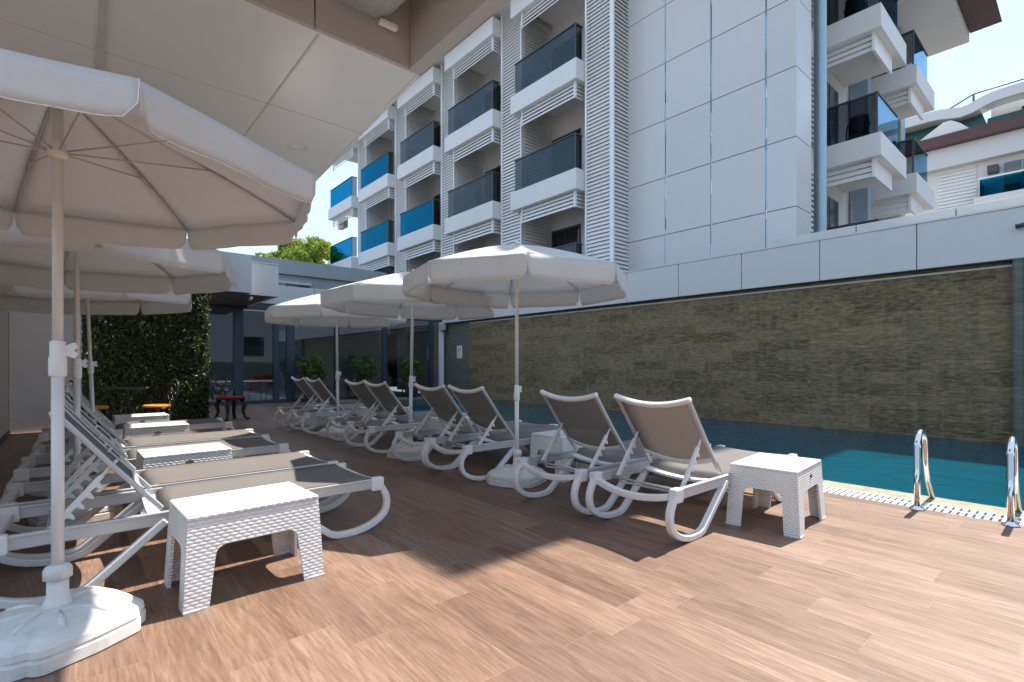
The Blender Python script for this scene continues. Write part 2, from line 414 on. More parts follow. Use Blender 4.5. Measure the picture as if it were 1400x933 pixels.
# ------------------------------------------------------------------ setting: ground, deck, pool
DY0, DY1 = -5.0, 16.25
g = MB(); g.box(-400, 400, -400, 400, -2.2, -1.9); structure(g.build('ground', 'ground'))
d = MB(); d.box(-7, 5.12, DY0, DY1, -.4, 0.0); structure(d.build('pool_deck', 'deck'))
d = MB(); d.box(5.12, 10.55, 15.35, DY1, -.4, -.004); structure(d.build('pool_end_ledge', 'coping'))
cp = MB(); cp.box(5.40, 5.69, DY0, 15.35, -.5, -.006); structure(cp.build('pool_coping', 'coping', bevel=.012))
wa = MB(); wa.add([(5.66, DY0, -.035), (10.6, DY0, -.035), (10.6, 15.35, -.035), (5.66, 15.35, -.035)], [(0, 1, 2, 3)]); structure(wa.build('pool_water', 'water'))
bs = MB(); bs.box(5.5, 10.6, DY0, 15.4, -1.5, -1.3); bs.box(5.6, 5.695, DY0, 15.35, -1.298, -.502); structure(bs.build('pool_basin', 'mosaic'))

gr = thing('overflow_grate', 'white slotted overflow grating strip running along the pool edge', 'grating')
ch = MB(); ch.box(5.122, 5.398, DY0, 15.35, -.30, -.05); ch.build('channel', 'channel', gr)
gb = MB()
y = -1.4
while y < 15.3:
    gb.box(5.128, 5.392, y, y + .028, -.028, -.002); y += .047
gb.box(5.124, 5.134, -1.4, 15.3, -.03, -.003); gb.box(5.386, 5.396, -1.4, 15.3, -.03, -.003); gb.box(5.253, 5.267, -1.4, 15.3, -.03, -.0035)
gb.build('slats', 'grate', gr)

# ladder
ld = thing('pool_ladder', 'polished steel pool ladder handrails standing at the pool edge', 'ladder', (5.06, .67, 0))
for yy in (-.265, .265):
    h = MB(); pts = [(0, yy, 0), (0, yy, .50)]
    for k in range(0, 11):
        a = pi - pi * k / 10 * 1.0; pts.append((.14 + .14 * cos(a), yy, .49 + .12 * sin(a)))
    pts += [(.30, yy, .36), (.38, yy, .18), (.60, yy, -.04), (.66, yy, -.12), (.67, yy, -.9)]
    h.tube(pts, .0215, 14); hr = h.build('handrail', 'steel', ld)
    f = MB(); f.lathe([(.05, .0), (.052, .008), (.045, .016), (.024, .022), (.024, .03)], 20, (0, yy)); f.build('flange', 'steel', hr)
for zz in (-.3, -.6):
    st = MB(); st.box(.6, .7, -.26, .26, zz, zz + .03); st.build('step', 'steel', ld)

# ------------------------------------------------------------------ sun lounger
LW = .325
def make_lounger(label):
    t = thing('sun_lounger', label, 'sun lounger', group='sun loungers set out in two rows')
    L = 1.93; up = .36
    def loop(sgn, foot):
        m = MB()
        raw = [(.025, .345), (.0, .30), (-.035, .235), (-.042, .17), (-.015, .105), (.06, .055), (.16, .026), (.26, .021), (.33, .03), (.40, .075), (.68, .315)]
        pts = []
        for i in range(len(raw) - 1):   # catmull-rom smoothing
            p0 = raw[max(i - 1, 0)]; p1 = raw[i]; p2 = raw[i + 1]; p3 = raw[min(i + 2, len(raw) - 1)]
            for k in range(4):
                q = k / 4
                pts.append(tuple(.5 * (2 * p1[j] + (p2[j] - p0[j]) * q + (2 * p0[j] - 5 * p1[j] + 4 * p2[j] - p3[j]) * q * q + (3 * p1[j] - p0[j] - 3 * p2[j] + p3[j]) * q ** 3) for j in (0, 1)))
        pts.append(raw[-1])
        P = [((L - a) if foot else a, sgn * LW, b) for a, b in pts]
        m.sweep(P, .046, .042, (0, 1, 0))
        x0, x1 = (L - .075, L + .012) if foot else (-.012, .075)
        m.box(x0, x1, sgn * LW - .029, sgn * LW + .029, .278, .368)
        return m.build('leg', 'plastic', t, bevel=.009)
    for foot in (0, 1):
        for sgn in (-1, 1): loop(sgn, foot)
    for sgn in (-1, 1):
        m = MB(); m.box(.05, L - .05, sgn * LW - .012, sgn * LW + .012, .292, .357); m.box(.05, L - .05, sgn * LW - .016, sgn * LW + .016, .345, .362)
        m.build('side_rail', 'alu', t, bevel=.004)
    m = MB(); m.sweep([(.03 - .035 * (1 - (k / 8 - 1) ** 2), (k / 8 - 1) * (LW - .01), .315 - .045 * (1 - (k / 8 - 1) ** 2)) for k in range(17)], .05, .042, (1, 0, 0))
    m.build('head_crossbar', 'plastic', t, bevel=.008)
    m = MB(); m.sweep([(L - .03, -LW + .02, .325), (L - .03, 0, .315), (L - .03, LW - .02, .325)], .05, .04, (1, 0, 0)); m.build('foot_crossbar', 'plastic', t, bevel=.008)
    for xx in (.70, 1.28):
        m = MB(); m.sweep([(xx, (k / 6 - 1) * (LW - .012), .318 - .03 * (1 - (k / 6 - 1) ** 2)) for k in range(13)], .16, .022, (1, 0, 0)); m.build('cross_panel', 'plastic', t, bevel=.006)
    # seat sling
    def seat(u, v):
        yy = (v * 2 - 1) * (LW + .004); x = .655 + (L - .07 - .655) * u
        z = .366 - .014 * (1 - (v * 2 - 1) ** 2) * (1 if u > .02 else .5)
        if u < .06: z -= .11 * (1 - u / .06) ** 2; x += .02 * (1 - u / .06)
        return (x, yy, z)
    m = MB(); m.grid(seat, 26, 8); m.build('seat_sling', 'sling', t, solid=.005)
    # backrest
    H = Vector((.665, 0, .372)); T = Vector((.235, 0, .915)); D = (T - H); bl = D.length; D.normalize(); N = Vector((-D.z, 0, D.x))
    if N.z > 0: N = -N      # back side
    def bp(l, yy, n=0): p = H + D * l + N * n; return (p.x, yy, p.z)
    m = MB()
    def sl(u, v):
        q = 1 - (v * 2 - 1) ** 2
        l0 = .135 - .04 * q; l1 = bl - .042 * q
        return bp(l0 + (l1 - l0) * u, (v * 2 - 1) * .287, .024 * q)
    m.grid(sl, 10, 10); br = m.build('backrest', 'sling', t, solid=.004)
    for sgn in (-1, 1):
        b = MB(); b.sweep([bp(0, sgn * .292), bp(bl * .5, sgn * .292, .006), bp(bl, sgn * .292)], .03, .026, (0, 1, 0)); b.build('side_tube', 'alu', br, bevel=.006)
    m = MB(); m.sweep([bp(bl + .005 - .042 * (1 - (k / 10 - 1) ** 2), (k / 10 - 1) * .312, .030 * (1 - (k / 10 - 1) ** 2)) for k in range(21)], .032, .04, tuple(D)); m.build('top_bar', 'plastic', br, bevel=.010)
    m = MB(); m.sweep([bp(.135 - .04 * (1 - (k / 10 - 1) ** 2), (k / 10 - 1) * .285, .028 * (1 - (k / 10 - 1) ** 2)) for k in range(21)], .04, .022, tuple(D)); m.build('lower_bar', 'plastic', br, bevel=.006)
    # ratchet arms
    for sgn in (-1, 1):
        yy = sgn * .262
        A = Vector((.205, .325)); B = Vector((.475, .655)); dd = B - A; ln = dd.length; dd.normalize(); nn = Vector((dd.y, -dd.x))
        poly = [(0, .014), (ln * .72, .014), (ln * .78, .009), (ln * .78, -.009)]
        q = ln * .70
        for k in range(4):
            a = q - k * .058
            poly += [(a, -.012), (a - .012, -.044), (a - .024, -.044), (a - .028, -.016), (a - .044, -.013)]
        poly += [(0.01, -.014)]
        P2 = [(A + dd * a + nn * (-b)) for a, b in poly]
        m = MB(); m.prism([(p.x, p.y) for p in P2], lambda a, b: (a, yy - .011, b), lambda a, b: (a, yy + .011, b))
        m.tube([(A.x + dd.x * ln * .74, yy, A.y + dd.y * ln * .74), (B.x, yy, B.y)], .0085, 8)
        m.build('support_arm', 'plastic', t, bevel=.003)
    m = MB(); m.tube([(.205, -LW, .312), (.205, LW, .312)], .0095, 10); m.tube([(.255, -.26, .372), (.225, -.262, .30), (.245, -.25, .272), (.28, -.2, .268), (.28, .2, .268), (.245, .25, .272), (.225, .262, .30), (.255, .26, .372)], .0085, 10)
    m.build('support_rod', 'alu', t)
    return t
def lpos(x, y0): return (x, y0 + LW + .02, 0)
R_LAB = ['taupe sun lounger with raised back beside white side table at the pool ladder',
         'taupe sun lounger second from the camera in the poolside row, before the nearest umbrella',
         'taupe sun lounger of the poolside row directly behind the nearest poolside umbrella base',
         'taupe sun lounger fourth from the camera in the poolside row, before the middle umbrella base',
         'taupe sun lounger of the poolside row directly behind the middle poolside umbrella base',
         'taupe sun lounger sixth from the camera, before the farthest poolside umbrella base',
         'taupe sun lounger of the poolside row directly behind the farthest poolside umbrella base',
         'farthest taupe sun lounger of the poolside row, closest to the glass pavilion']
RY = [1.72, 2.50, 3.98, 4.66, 6.02, 6.72, 8.38, 9.14]
lounger = make_lounger(R_LAB[0]); lounger.location = lpos(2.84, RY[0])
for i in range(1, 8):
    dup(lounger, R_LAB[i], lpos(2.82 + random.uniform(-.02, .03), RY[i]), radians(random.uniform(-1.2, 1.2)))
L_LAB = ['sun lounger in the left row nearest camera, behind the largest white side table',
         'sun lounger second in the left row, seat fully sunlit to its foot',
         'sun lounger in the left row just beyond the second white side table',
         'sun lounger in the left row just before the third white side table',
         'farthest sun lounger of the left row, between the two farthest side tables']
LY = [3.26, 4.00, 5.26, 6.06, 7.80]
for i in range(5):
    dup(lounger, L_LAB[i], lpos(-.315 + (0, -.02, -.03, .01, 0)[i], LY[i]), radians((0, .8, -.4, .6, -.5)[i]))

# ------------------------------------------------------------------ side table
def make_table(label):
    t = thing('side_table', label, 'side table', group='white rattan look side tables')
    H = .44; tx, ty = .305, .218; bx, by = .328, .242; za = .285
    def hx(z): return bx + (tx - bx) * z / H
    def hy(z): return by + (ty - by) * z / H
    m = MB(); m.box(-tx - .004, tx + .004, -ty - .004, ty + .004, H - .022, H); m.build('tabletop', 'rattan', t, bevel=.013, seg=3)
    th = .016
    def on(side, s, z, inset):
        if side == 0: return (s, -hy(z) + inset, z)
        if side == 1: return (s, hy(z) - inset, z)
        if side == 2: return (-hx(z) + inset, s, z)
        return (hx(z) - inset, s, z)
    ap = MB()
    for side in range(4):
        f = hx if side < 2 else hy
        e = 0 if side < 2 else th + .001
        poly = [(-f(za) + e, za), (f(za) - e, za), (f(H - .021) - e, H - .021), (-f(H - .021) + e, H - .021)]
        ap.prism(poly, lambda a, b: on(side, a, b, 0), lambda a, b: on(side, a, b, th))
    ap.build('apron', 'rattan', t)
    for sx in (-1, 1):
        for sy in (-1, 1):
            m = MB()
            for side, sg in (((0 if sy < 0 else 1), sx), ((2 if sx < 0 else 3), sy)):
                f = hx if side < 2 else hy; e = 0 if side < 2 else th + .001
                lw0, lw1 = (.105, .135) if side < 2 else (.10, .115)
                poly = [(sg * (f(0) - e), 0), (sg * (f(0) - lw0), 0), (sg * (f(0) - lw1), za - .05), (sg * (f(0) - lw1 - .006), za - .025), (sg * (f(0) - lw1 - .022), za - .008), (sg * (f(0) - lw1 - .045), za), (sg * (f(za) - e), za)]
                m.prism(poly, lambda a, b: on(side, a, b, 0), lambda a, b: on(side, a, b, th))
            # foot pad
            m.box(sx * bx, sx * (bx - .07), sy * (by + .004), sy * (by - .02), -.0, .012)
            m.build('leg', 'rattan', t)
    return t
def badge(t, side, mat):
    m = MB(); cy = -.2255 if side == 0 else .2255
    n = 18
    m.prism([(.030 * cos(2 * pi * k / n), .365 + .014 * sin(2 * pi * k / n)) for k in range(n)], lambda a, b: (a, cy - .004, b), lambda a, b: (a, cy + .004, b))
    return m.build('badge', mat, t)
table = make_table('white rattan look side table in full sun beside the pool ladder')
b1 = badge(table, 0, 'badge_dark'); b1.scale = (.55, 1, 1)
table.location = (3.91, 1.545, 0); table.rotation_euler = (0, 0, radians(5))
big = dup(table, 'largest white rattan look side table, in the left foreground beside the umbrella base', (.685, 2.985, 0), radians(2.5))
index_children()
for o_ in ALLCH[big.name]:
    if o_.name.startswith('badge'): bpy.data.objects.remove(o_)
ltb = dup(table, 'second white side table from the camera in the left row, with round brass badge', (.69, 5.03, 0), radians(1.5))
index_children()
for o_ in ALLCH[ltb.name]:
    if o_.name.startswith('badge'): o_.scale = (1, 1, 1); o_.data = o_.data.copy(); o_.data.materials[0] = M['brass']
dup(ltb, 'third white side table in the left row, half in shade with brass badge', (.72, 7.35, 0), radians(-1))
dup(ltb, 'farthest white side table of the left row, near the leafy hedge wall', (.69, 8.86, 0), radians(1))
dup(table, 'white side table between the second and third poolside loungers', (3.90, 3.64, 0), radians(1))
dup(table, 'white side table between the fourth and fifth poolside loungers', (3.9, 5.66, 0), radians(-2))
dup(table, 'farthest white side table in the poolside row', (3.9, 7.85, 0), radians(2))

# ------------------------------------------------------------------ umbrellas
def make_umbrella(label, R=1.13, rot=0.0, seed=1, rim=2.0, apex=2.33, clamp_z=1.16, drop0=.18):
    rnd = random.Random(seed)
    t = thing('beach_umbrella', label, 'umbrella', group='white octagonal beach umbrellas')
    n = 8; cm = MB(); vm = MB(); pp = MB(); NU, NR = 8, 8
    ph = [rnd.uniform(0, 6) for _ in range(n)]
    def rib(k, f):
        a = rot + 2 * pi * k / n
        z = apex - (apex - rim) * (f ** 1.25)
        return Vector((R * f * cos(a), R * f * sin(a), z))
    for k in range(n):
        def pan(u, v, k=k):
            p = rib(k, v).lerp(rib(k + 1, v), u)
            sag = .05 * sin(pi * min(1, v * 1.02)) * 4 * u * (1 - u)
            return (p.x, p.y, p.z - sag + .002 * sin(9 * u + ph[k]) * v)
        cm.grid(pan, NU, NR)
        lean = rnd.uniform(-.03, .012); drop = drop0 * rnd.uniform(.95, 1.04)
        def val(u, v, k=k, lean=lean):
            w = max(0.012 * v, 0); u2 = w + u * (1 - 2 * w)
            p = rib(k, 1).lerp(rib(k + 1, 1), u2)
            p.z += .002 * sin(9 * u2 + ph[k])
            o = Vector((p.x, p.y, 0)).normalized()
            e = min(u, 1 - u); rc = .05 * (1 - sqrt(max(0, 1 - max(0, 1 - e / .07) ** 2)))
            wv = .007 * sin(11 * u + ph[k] * 2) * v + .004 * sin(29 * u + ph[k]) * v * v
            p += o * (lean * v + wv + .008 * v)
            p.z -= v * (drop - rc)
            return tuple(p)
        vm.grid(val, 30, 4)
        pp.tube([val(0, q / 4) for q in range(4)] + [val(q / 24, 1) for q in range(25)] + [val(1, 1 - q / 4) for q in range(1, 5)], .0020, 5, False)
    cv = cm.build('canopy', 'canvas', t, solid=.003, fix=False)
    vo = vm.build('valance', 'canvas', cv, solid=.003, fix=False)
    pp.build('piping', 'clamp', cv)
    m = MB(); m.tube([(0, 0, .17), (0, 0, clamp_z)], .0215, 12); m.build('lower_pole', 'pole', t)
    m = MB(); m.tube([(0, 0, clamp_z), (0, 0, apex - .01)], .0185, 12); m.build('upper_pole', 'pole', t)
    m = MB(); m.lathe([(.0225, clamp_z - .10), (.03, clamp_z - .095), (.03, clamp_z - .02), (.026, clamp_z - .015), (.026, clamp_z + .045), (.021, clamp_z + .05)], 16)
    m.prism([(.02, -.02), (.055, -.035), (.065, -.012), (.05, .0), (.065, .014), (.055, .035), (.02, .02)], lambda a, b: (a, -.007, clamp_z + .01 + b), lambda a, b: (a, .007, clamp_z + .01 + b))
    m.build('tilt_clamp', 'clamp', t, bevel=.003)
    zr = rim + .055
    m = MB(); m.lathe([(.02, zr - .03), (.034, zr - .025), (.034, zr + .005), (.027, zr + .01), (.027, zr + .03), (.02, zr + .034)], 16); m.build('runner', 'clamp', t)
    m = MB(); m.lathe([(.02, apex - .06), (.032, apex - .055), (.032, apex - .02), (.01, apex - .008)], 14); m.build('hub', 'clamp', t)
    m = MB(); m.lathe([(.022, apex + .004), (.025, apex + .012), (.012, apex + .03), (.004, apex + .036)], 12); m.build('finial', 'clamp', t)
    for k in range(n):
        m = MB(); pts = []
        for j in range(9):
            f = .03 + .965 * j / 8; p = rib(k, f); pts.append((p.x, p.y, p.z - .012))
        m.tube(pts, .0045, 6); m.tube([Vector(pts[4]).lerp(Vector(pts[5]), .3), Vector(pts[5])], .0075, 6)
        m.build('rib', 'wire', t)
        p = rib(k, .56); a = rot + 2 * pi * k / n
        m = MB(); m.tube([(.03 * cos(a), .03 * sin(a), zr), (p.x, p.y, p.z - .016)], .0035, 6); m.build('strut', 'wire', t)
    return t
def base_shape(tt):
    # squarish body with bitten corners
    s4 = abs(cos(tt)) ** 4 + abs(sin(tt)) ** 4
    r = 1 / (s4 ** .25)
    notch = .11 * max(0, 1 - abs(((tt + pi / 4) % (pi / 2)) - pi / 2 + pi / 4 - pi / 4 if False else ((tt % (pi / 2)) - pi / 4)) / .17)
    return r * .93 - notch + .012 * cos(8 * tt)
def make_base(label):
    t = thing('umbrella_base', label, 'umbrella base', group='white plastic umbrella bases')
    m = MB()
    m.lathe([(.268, 0.0), (.278, .006), (.278, .050), (.266, .056), (.266, .062), (.274, .068), (.270, .092), (.238, .120), (.225, .126), (.20, .128), (.15, .142), (.06, .152)], 96, fn=base_shape)
    bo = m.build('body', 'plastic_base', t, sharp=22)
    m = MB()
    for k in range(8):
        a = pi / 8 + k * pi / 4
        m.tube([(.07 * cos(a), .07 * sin(a), .146), (.15 * cos(a), .15 * sin(a), .1415), (.205 * cos(a), .205 * sin(a), .128)], [.008, .012, .010], 8)
    m.build('moulding', 'plastic_base', bo)
    m = MB(); m.lathe([(.062, .148), (.046, .165), (.037, .19), (.035, .29), (.03, .292)], 20); m.build('socket', 'plastic_base', t)
    def kn(tt): return 1 + .03 * (1 if int(tt / (2 * pi) * 24) % 2 else -1)
    m = MB(); m.lathe([(.040, .262), (.047, .264), (.047, .298), (.040, .312), (.027, .320)], 48, fn=kn); m.build('collar', 'plastic_base', t)
    m = MB(); m.lathe([(.022, .123), (.024, .138), (.015, .142)], 14, (.17, -.09)); m.build('filler_cap', 'plastic_base', t)
    return t
UM = [(3.27, 3.72, radians(8), 3, (0, 0), 'white beach umbrella in poolside row nearest camera, largest on the right', 'white umbrella base between the second and third poolside loungers'),
      (3.20, 5.70, radians(25), 4, (.5, -1), 'middle white beach umbrella of the poolside row', 'white umbrella base between the fourth and fifth poolside loungers'),
      (3.20, 8.02, radians(12), 5, (0, .6), 'farthest white beach umbrella of the poolside row', 'white umbrella base between the sixth and seventh poolside loungers'),
      (-.06, 2.83, radians(-79), 6, (.4, 0), 'white beach umbrella in the left foreground, ribs seen from below', 'white umbrella base in the left foreground corner'),
      (0.0, 5.02, radians(5), 7, (0, 0), 'second white beach umbrella of the left row, behind the foreground one', 'white umbrella base beside the second side table of the left row'),
      (.16, 7.62, radians(14), 8, (-.5, 2.0), 'farthest white beach umbrella of the left row, in front of the hedge', 'white umbrella base beside the third side table of the left row')]
base0 = None
for i, (x, y, rot, seed, tilt, lab, blab) in enumerate(UM):
    u = make_umbrella(lab, R=(1.10 if i != 3 else 1.03), rim=(2.0 if i != 3 else 1.98), apex=(2.33 if i != 3 else 2.30), drop0=(.18 if i != 3 else .13), rot=rot, seed=seed, clamp_z=(.90, .96, 1.0, 1.20, 1.15, 1.15)[i])
    u.location = (x, y, 0); u.rotation_euler = (radians(tilt[0]), radians(-tilt[1]), 0)
    if base0 is None:
        base0 = make_base(blab); base0.location = (x, y, 0); base0.rotation_euler = (0, 0, radians(20))
    else:
        b = dup(base0, blab, (x, y, 0), radians((20, 48, 15, 28, 10, 35)[i]))

# ------------------------------------------------------------------ terrace canopy (overhead, left)
HC = 3.86
def xe(y): return 2.43 + .07 * (y - 4.14)
tc = thing('terrace_canopy', 'white panelled terrace canopy overhead with round downlight above the left loungers', 'canopy')
XW = -1.7
ybreaks = [4.14, 5.62, 7.1, 8.6, 10.1, 11.8]
for a, b_ in zip(ybreaks[:-1], ybreaks[1:]):
    xs = [XW, -1.2, .15, 1.5, None]
    for k in range(len(xs) - 1):
        xa = xs[k]; xb = xs[k + 1]
        g_ = .006
        xr0 = xb - g_ if xb is not None else xe(a) - .03; xr1 = xb - g_ if xb is not None else xe(b_) - .03
        m = MB(); m.hexa([(xa + g_, a + g_, HC), (xr0, a + g_, HC), (xr1, b_ - g_, HC), (xa + g_, b_ - g_, HC)], [(xa + g_, a + g_, HC + .02), (xr0, a + g_, HC + .02), (xr1, b_ - g_, HC + .02), (xa + g_, b_ - g_, HC + .02)])
        m.build('soffit_panel', 'ceiling', tc)
m = MB()
for xx in (-1.2, .15, 1.5): m.box(xx - .028, xx + .028, 4.16, 11.78, HC - .012, HC + .015) if xx == .15 else m.box(xx - .009, xx + .009, 4.16, 11.78, HC - .004, HC + .015)
m.build('trim_strip', 'trim', tc)
m = MB(); m.hexa([(XW, 4.16, HC + .03), (xe(4.14) - .04, 4.16, HC + .03), (xe(11.8) - .04, 11.78, HC + .03), (XW, 11.78, HC + .03)], [(XW, 4.16, 4.55), (xe(4.14) - .04, 4.16, 4.55), (xe(11.8) - .04, 11.78, 4.55), (XW, 11.78, 4.55)]); m.build('roof_slab', 'beam', tc)
m = MB(); m.hexa([(xe(4.14) - .027, 4.14, HC - .012), (xe(4.14), 4.14, HC - .012), (xe(11.8), 11.8, HC - .012), (xe(11.8) - .027, 11.8, HC - .012)], [(xe(4.14) - .027, 4.14, 4.6), (xe(4.14), 4.14, 4.6), (xe(11.8), 11.8, 4.6), (xe(11.8) - .027, 11.8, 4.6)]); m.build('outer_edge', 'ceiling', tc)
m = MB()
for a, b_ in ((XW, .14), (.165, 1.44), (1.455, 2.30)): m.box(a, b_, 4.10, 4.138, HC - .002, 4.6)
m.build('inner_fascia', 'beam', tc)
m = MB(); m.hexa([(2.305, 0.5, HC - .004), (2.43, 0.5, HC - .004), (2.43, 4.138, HC - .004), (2.305, 4.138, HC - .004)], [(2.305, 0.5, 4.62), (2.43, 0.5, 4.62), (2.43, 4.138, 4.62), (2.305, 4.138, 4.62)]); m.build('edge_beam', 'beam', tc)
m = MB(); m.box(XW, 2.43, 0.5, 4.098, 4.63, 4.7); m.build('upper_ceiling', 'beam', tc)
# retracted awning below the upper ceiling, its lip curling at the edge
m = MB()
prof = [(XW, 4.13), (1.80, 4.13), (1.92, 4.135), (2.02, 4.16), (2.09, 4.22), (2.13, 4.32), (2.14, 4.5)]
for (xa, za), (xb, zb) in zip(prof[:-1], prof[1:]): m.add([(xa, 0.5, za), (xb, 0.5, zb), (xb, 4.05, zb), (xa, 4.05, za)], [(0, 1, 2, 3)], True)
aw = m.build('awning', 'awning', tc, solid=.012)
m = MB(); m.box(1.97, 2.13, 4.0, 4.05, 4.085, 4.12); m.build('awning_bar', 'ceiling', aw)
m = MB(); m.lathe([(.115, HC - .001), (.118, HC - .006), (.10, HC - .009), (.098, HC - .002)], 28, (2.08, 6.5)); dl = m.build('downlight', 'ceiling', tc)
m = MB(); m.lathe([(.095, HC + .004), (.095, HC - .005), (.05, HC - .006)], 24, (2.08, 6.5)); m.build('lens', 'lens', dl)

# ------------------------------------------------------------------ left side wall
sw = thing('side_wall', 'pale grey panelled side wall at the left behind the loungers', 'wall')
m = MB(); m.box(-.95, -.86, 3.4, 9.598, .06, 2.5); m.box(-.95, -.86, 9.6, 11.85, .06, 3.8); m.build('panel_face', 'side_panel', sw)  # low stretch is unseen, added to block low sky and bounce light
m = MB(); m.box(-.86, .06, 11.85, 11.97, .0, 3.84); m.build('end_face', 'side_wall', sw)
m = MB()
for yy in (9.6, 11.80): m.box(-.862, -.85, yy, yy + .05, .06, 3.84)
m.box(-.866, -.835, 3.4, 11.85, 0, .06); m.build('dark_trim', 'dark_metal', sw)

# ------------------------------------------------------------------ leaves
def leaves(m, pts, size, rnd, upbias=.3, nrm=None):
    for p in pts:
        d = Vector((rnd.gauss(0, 1), rnd.gauss(0, 1), rnd.gauss(0, 1)))
        if nrm is not None: d = d * .55 + Vector(nrm)
        d.z += upbias; d.normalize()
        a = d.orthogonal().normalized(); ang = rnd.uniform(0, 2 * pi)
        a = (Matrix.Rotation(ang, 3, d) @ a); b = d.cross(a)
        s = size * rnd.uniform(.6, 1.35); p = Vector(p)
        m.add([p - a * s, p + b * s * .45 + d * s * .15, p + a * s, p - b * s * .45 + d * s * .15], [(0, 1, 2, 3)])

# hedge wall
hw = thing('hedge_wall', 'tall dark leafy green wall beside the glass pavilion entrance', 'hedge')
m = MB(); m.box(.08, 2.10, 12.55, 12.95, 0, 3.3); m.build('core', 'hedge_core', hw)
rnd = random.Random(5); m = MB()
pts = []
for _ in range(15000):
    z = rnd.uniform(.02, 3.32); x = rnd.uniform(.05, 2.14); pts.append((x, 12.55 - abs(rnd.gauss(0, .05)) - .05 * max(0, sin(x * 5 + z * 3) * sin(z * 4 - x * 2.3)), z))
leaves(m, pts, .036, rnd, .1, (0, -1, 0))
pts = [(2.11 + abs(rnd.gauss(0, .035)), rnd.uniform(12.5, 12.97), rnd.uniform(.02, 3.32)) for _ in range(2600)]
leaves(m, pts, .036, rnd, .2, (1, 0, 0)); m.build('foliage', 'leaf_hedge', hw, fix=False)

# trees
def make_tree(label, loc, h, r, n, seed):
    rnd = random.Random(seed)
    t = thing('tree', label, 'tree', loc)
    m = MB(); m.tube([(0, 0, 0), (.1, .05, h * .3), (-.05, .1, h * .55), (0, 0, h * .8)], [.22, .17, .12, .05], 10)
    tr = m.build('trunk', 'bark', t)
    cl = []
    for k in range(38):
        a = rnd.uniform(0, 2 * pi); q = r * sqrt(rnd.uniform(.05, 1)); z = h * rnd.uniform(.45, .95)
        q *= .55 + .6 * sin(min(pi, max(0.2, (z / h - .38) / .62 * pi)))
        cl.append((q * cos(a), q * sin(a), z, r * rnd.uniform(.22, .38)))
    lm = MB()
    for c in cl[:12]: lm.tube([(0, .05, h * .45), (c[0] * .5, c[1] * .5, h * .45 + (c[2] - h * .45) * .6), (c[0], c[1], c[2])], [.07, .045, .015], 6)
    lm.build('limb', 'bark', tr)
    m = MB(); pts = []
    for _ in range(n):
        c = rnd.choice(cl); v = Vector((rnd.gauss(0, 1), rnd.gauss(0, 1), rnd.gauss(0, 1))).normalized() * c[3] * (rnd.random() ** .4)
        pts.append((c[0] + v.x, c[1] + v.y, c[2] + v.z * .8))
    leaves(m, pts, .13, rnd, .5); m.build('crown', 'leaf_tree', t, fix=False)
    return t
make_tree('bright yellow green tree rising right of the white entrance canopy', (9.9, 31.5, -1.9), 10.9, 2.3, 14000, 3)
make_tree('bright green tree touching the far end of the hotel balconies', (11.6, 33.5, -1.9), 11.7, 2.5, 14000, 9)

# ------------------------------------------------------------------ water feature wall
XF = 10.6
fw = thing('feature_wall', 'long dark slate water wall under a white panelled parapet beyond the pool', 'wall')
m = MB(); m.box(XF, XF + .4, .82, 14.62, -1.0, 2.70); m.build('slate_face', 'slate', fw)
m = MB(); m.box(XF + .02, XF + .4, 14.625, 16.15, -.3, 2.70); m.build('end_panel', 'slate_teal', fw)
m = MB(); m.box(XF - .18, XF + .4, -5, .815, -1.0, 2.70); m.box(XF - .21, XF - .178, .70, .79, -1, 2.7); m.build('pilaster', 'slate_teal', fw)
m = MB(); m.box(XF - .10, XF + .4, -5, 16.2, 2.702, 2.74); m.build('soffit', 'dark_metal', fw)
m = MB(); m.box(XF - .012, XF + .0, .83, 14.62, 2.62, 2.65); m.build('water_lip', 'parapet', fw)
ys = [-5, -2.4, -.95, .5, 1.94, 3.37, 4.83, 6.28, 7.73, 9.18, 10.63, 12.08, 13.53, 14.98, 16.2]
for a, b_ in zip(ys[:-1], ys[1:]):
    m = MB(); m.box(XF - .14, XF - .10, a + .006, b_ - .006, 2.715, 3.46); m.build('fascia_panel', 'fascia', fw, bevel=.004)
m = MB(); m.box(XF - .099, XF + .4, -5, 16.2, 2.745, 3.44); m.build('parapet_core', 'dark_joint', fw)
m = MB(); m.box(XF - .15, XF + .45, -5, 16.2, 3.463, 3.49); m.build('coping', 'parapet', fw)
m = MB()
for a, b_ in ((-5, -.6), (-.585, 1.58), (1.595, 3.05), (3.065, 4.55)): m.box(11.45, 11.8, a, b_, 3.3, 3.86)
m.build('upper_parapet', 'parapet', fw, bevel=.006)
m = MB(); m.box(11.0, 30, -5, 30, 3.0, 3.28); m.build('terrace_slab', 'ground', fw)

cam_ = thing('security_camera', 'small black bullet camera mounted on the white parapet at far right', 'camera', (XF - .14, .73, 3.17))
m = MB(); m.tube([(0, 0, .02), (-.08, .0, .03)], .012, 8); m.box(-.012, 0, -.035, .035, -.02, .05); m.build('bracket', 'white_panel', cam_)
m = MB(); m.tube([(-.07, -.06, .015), (-.085, .05, -.005)], .032, 12); m.build('body', 'sign_black', cam_)

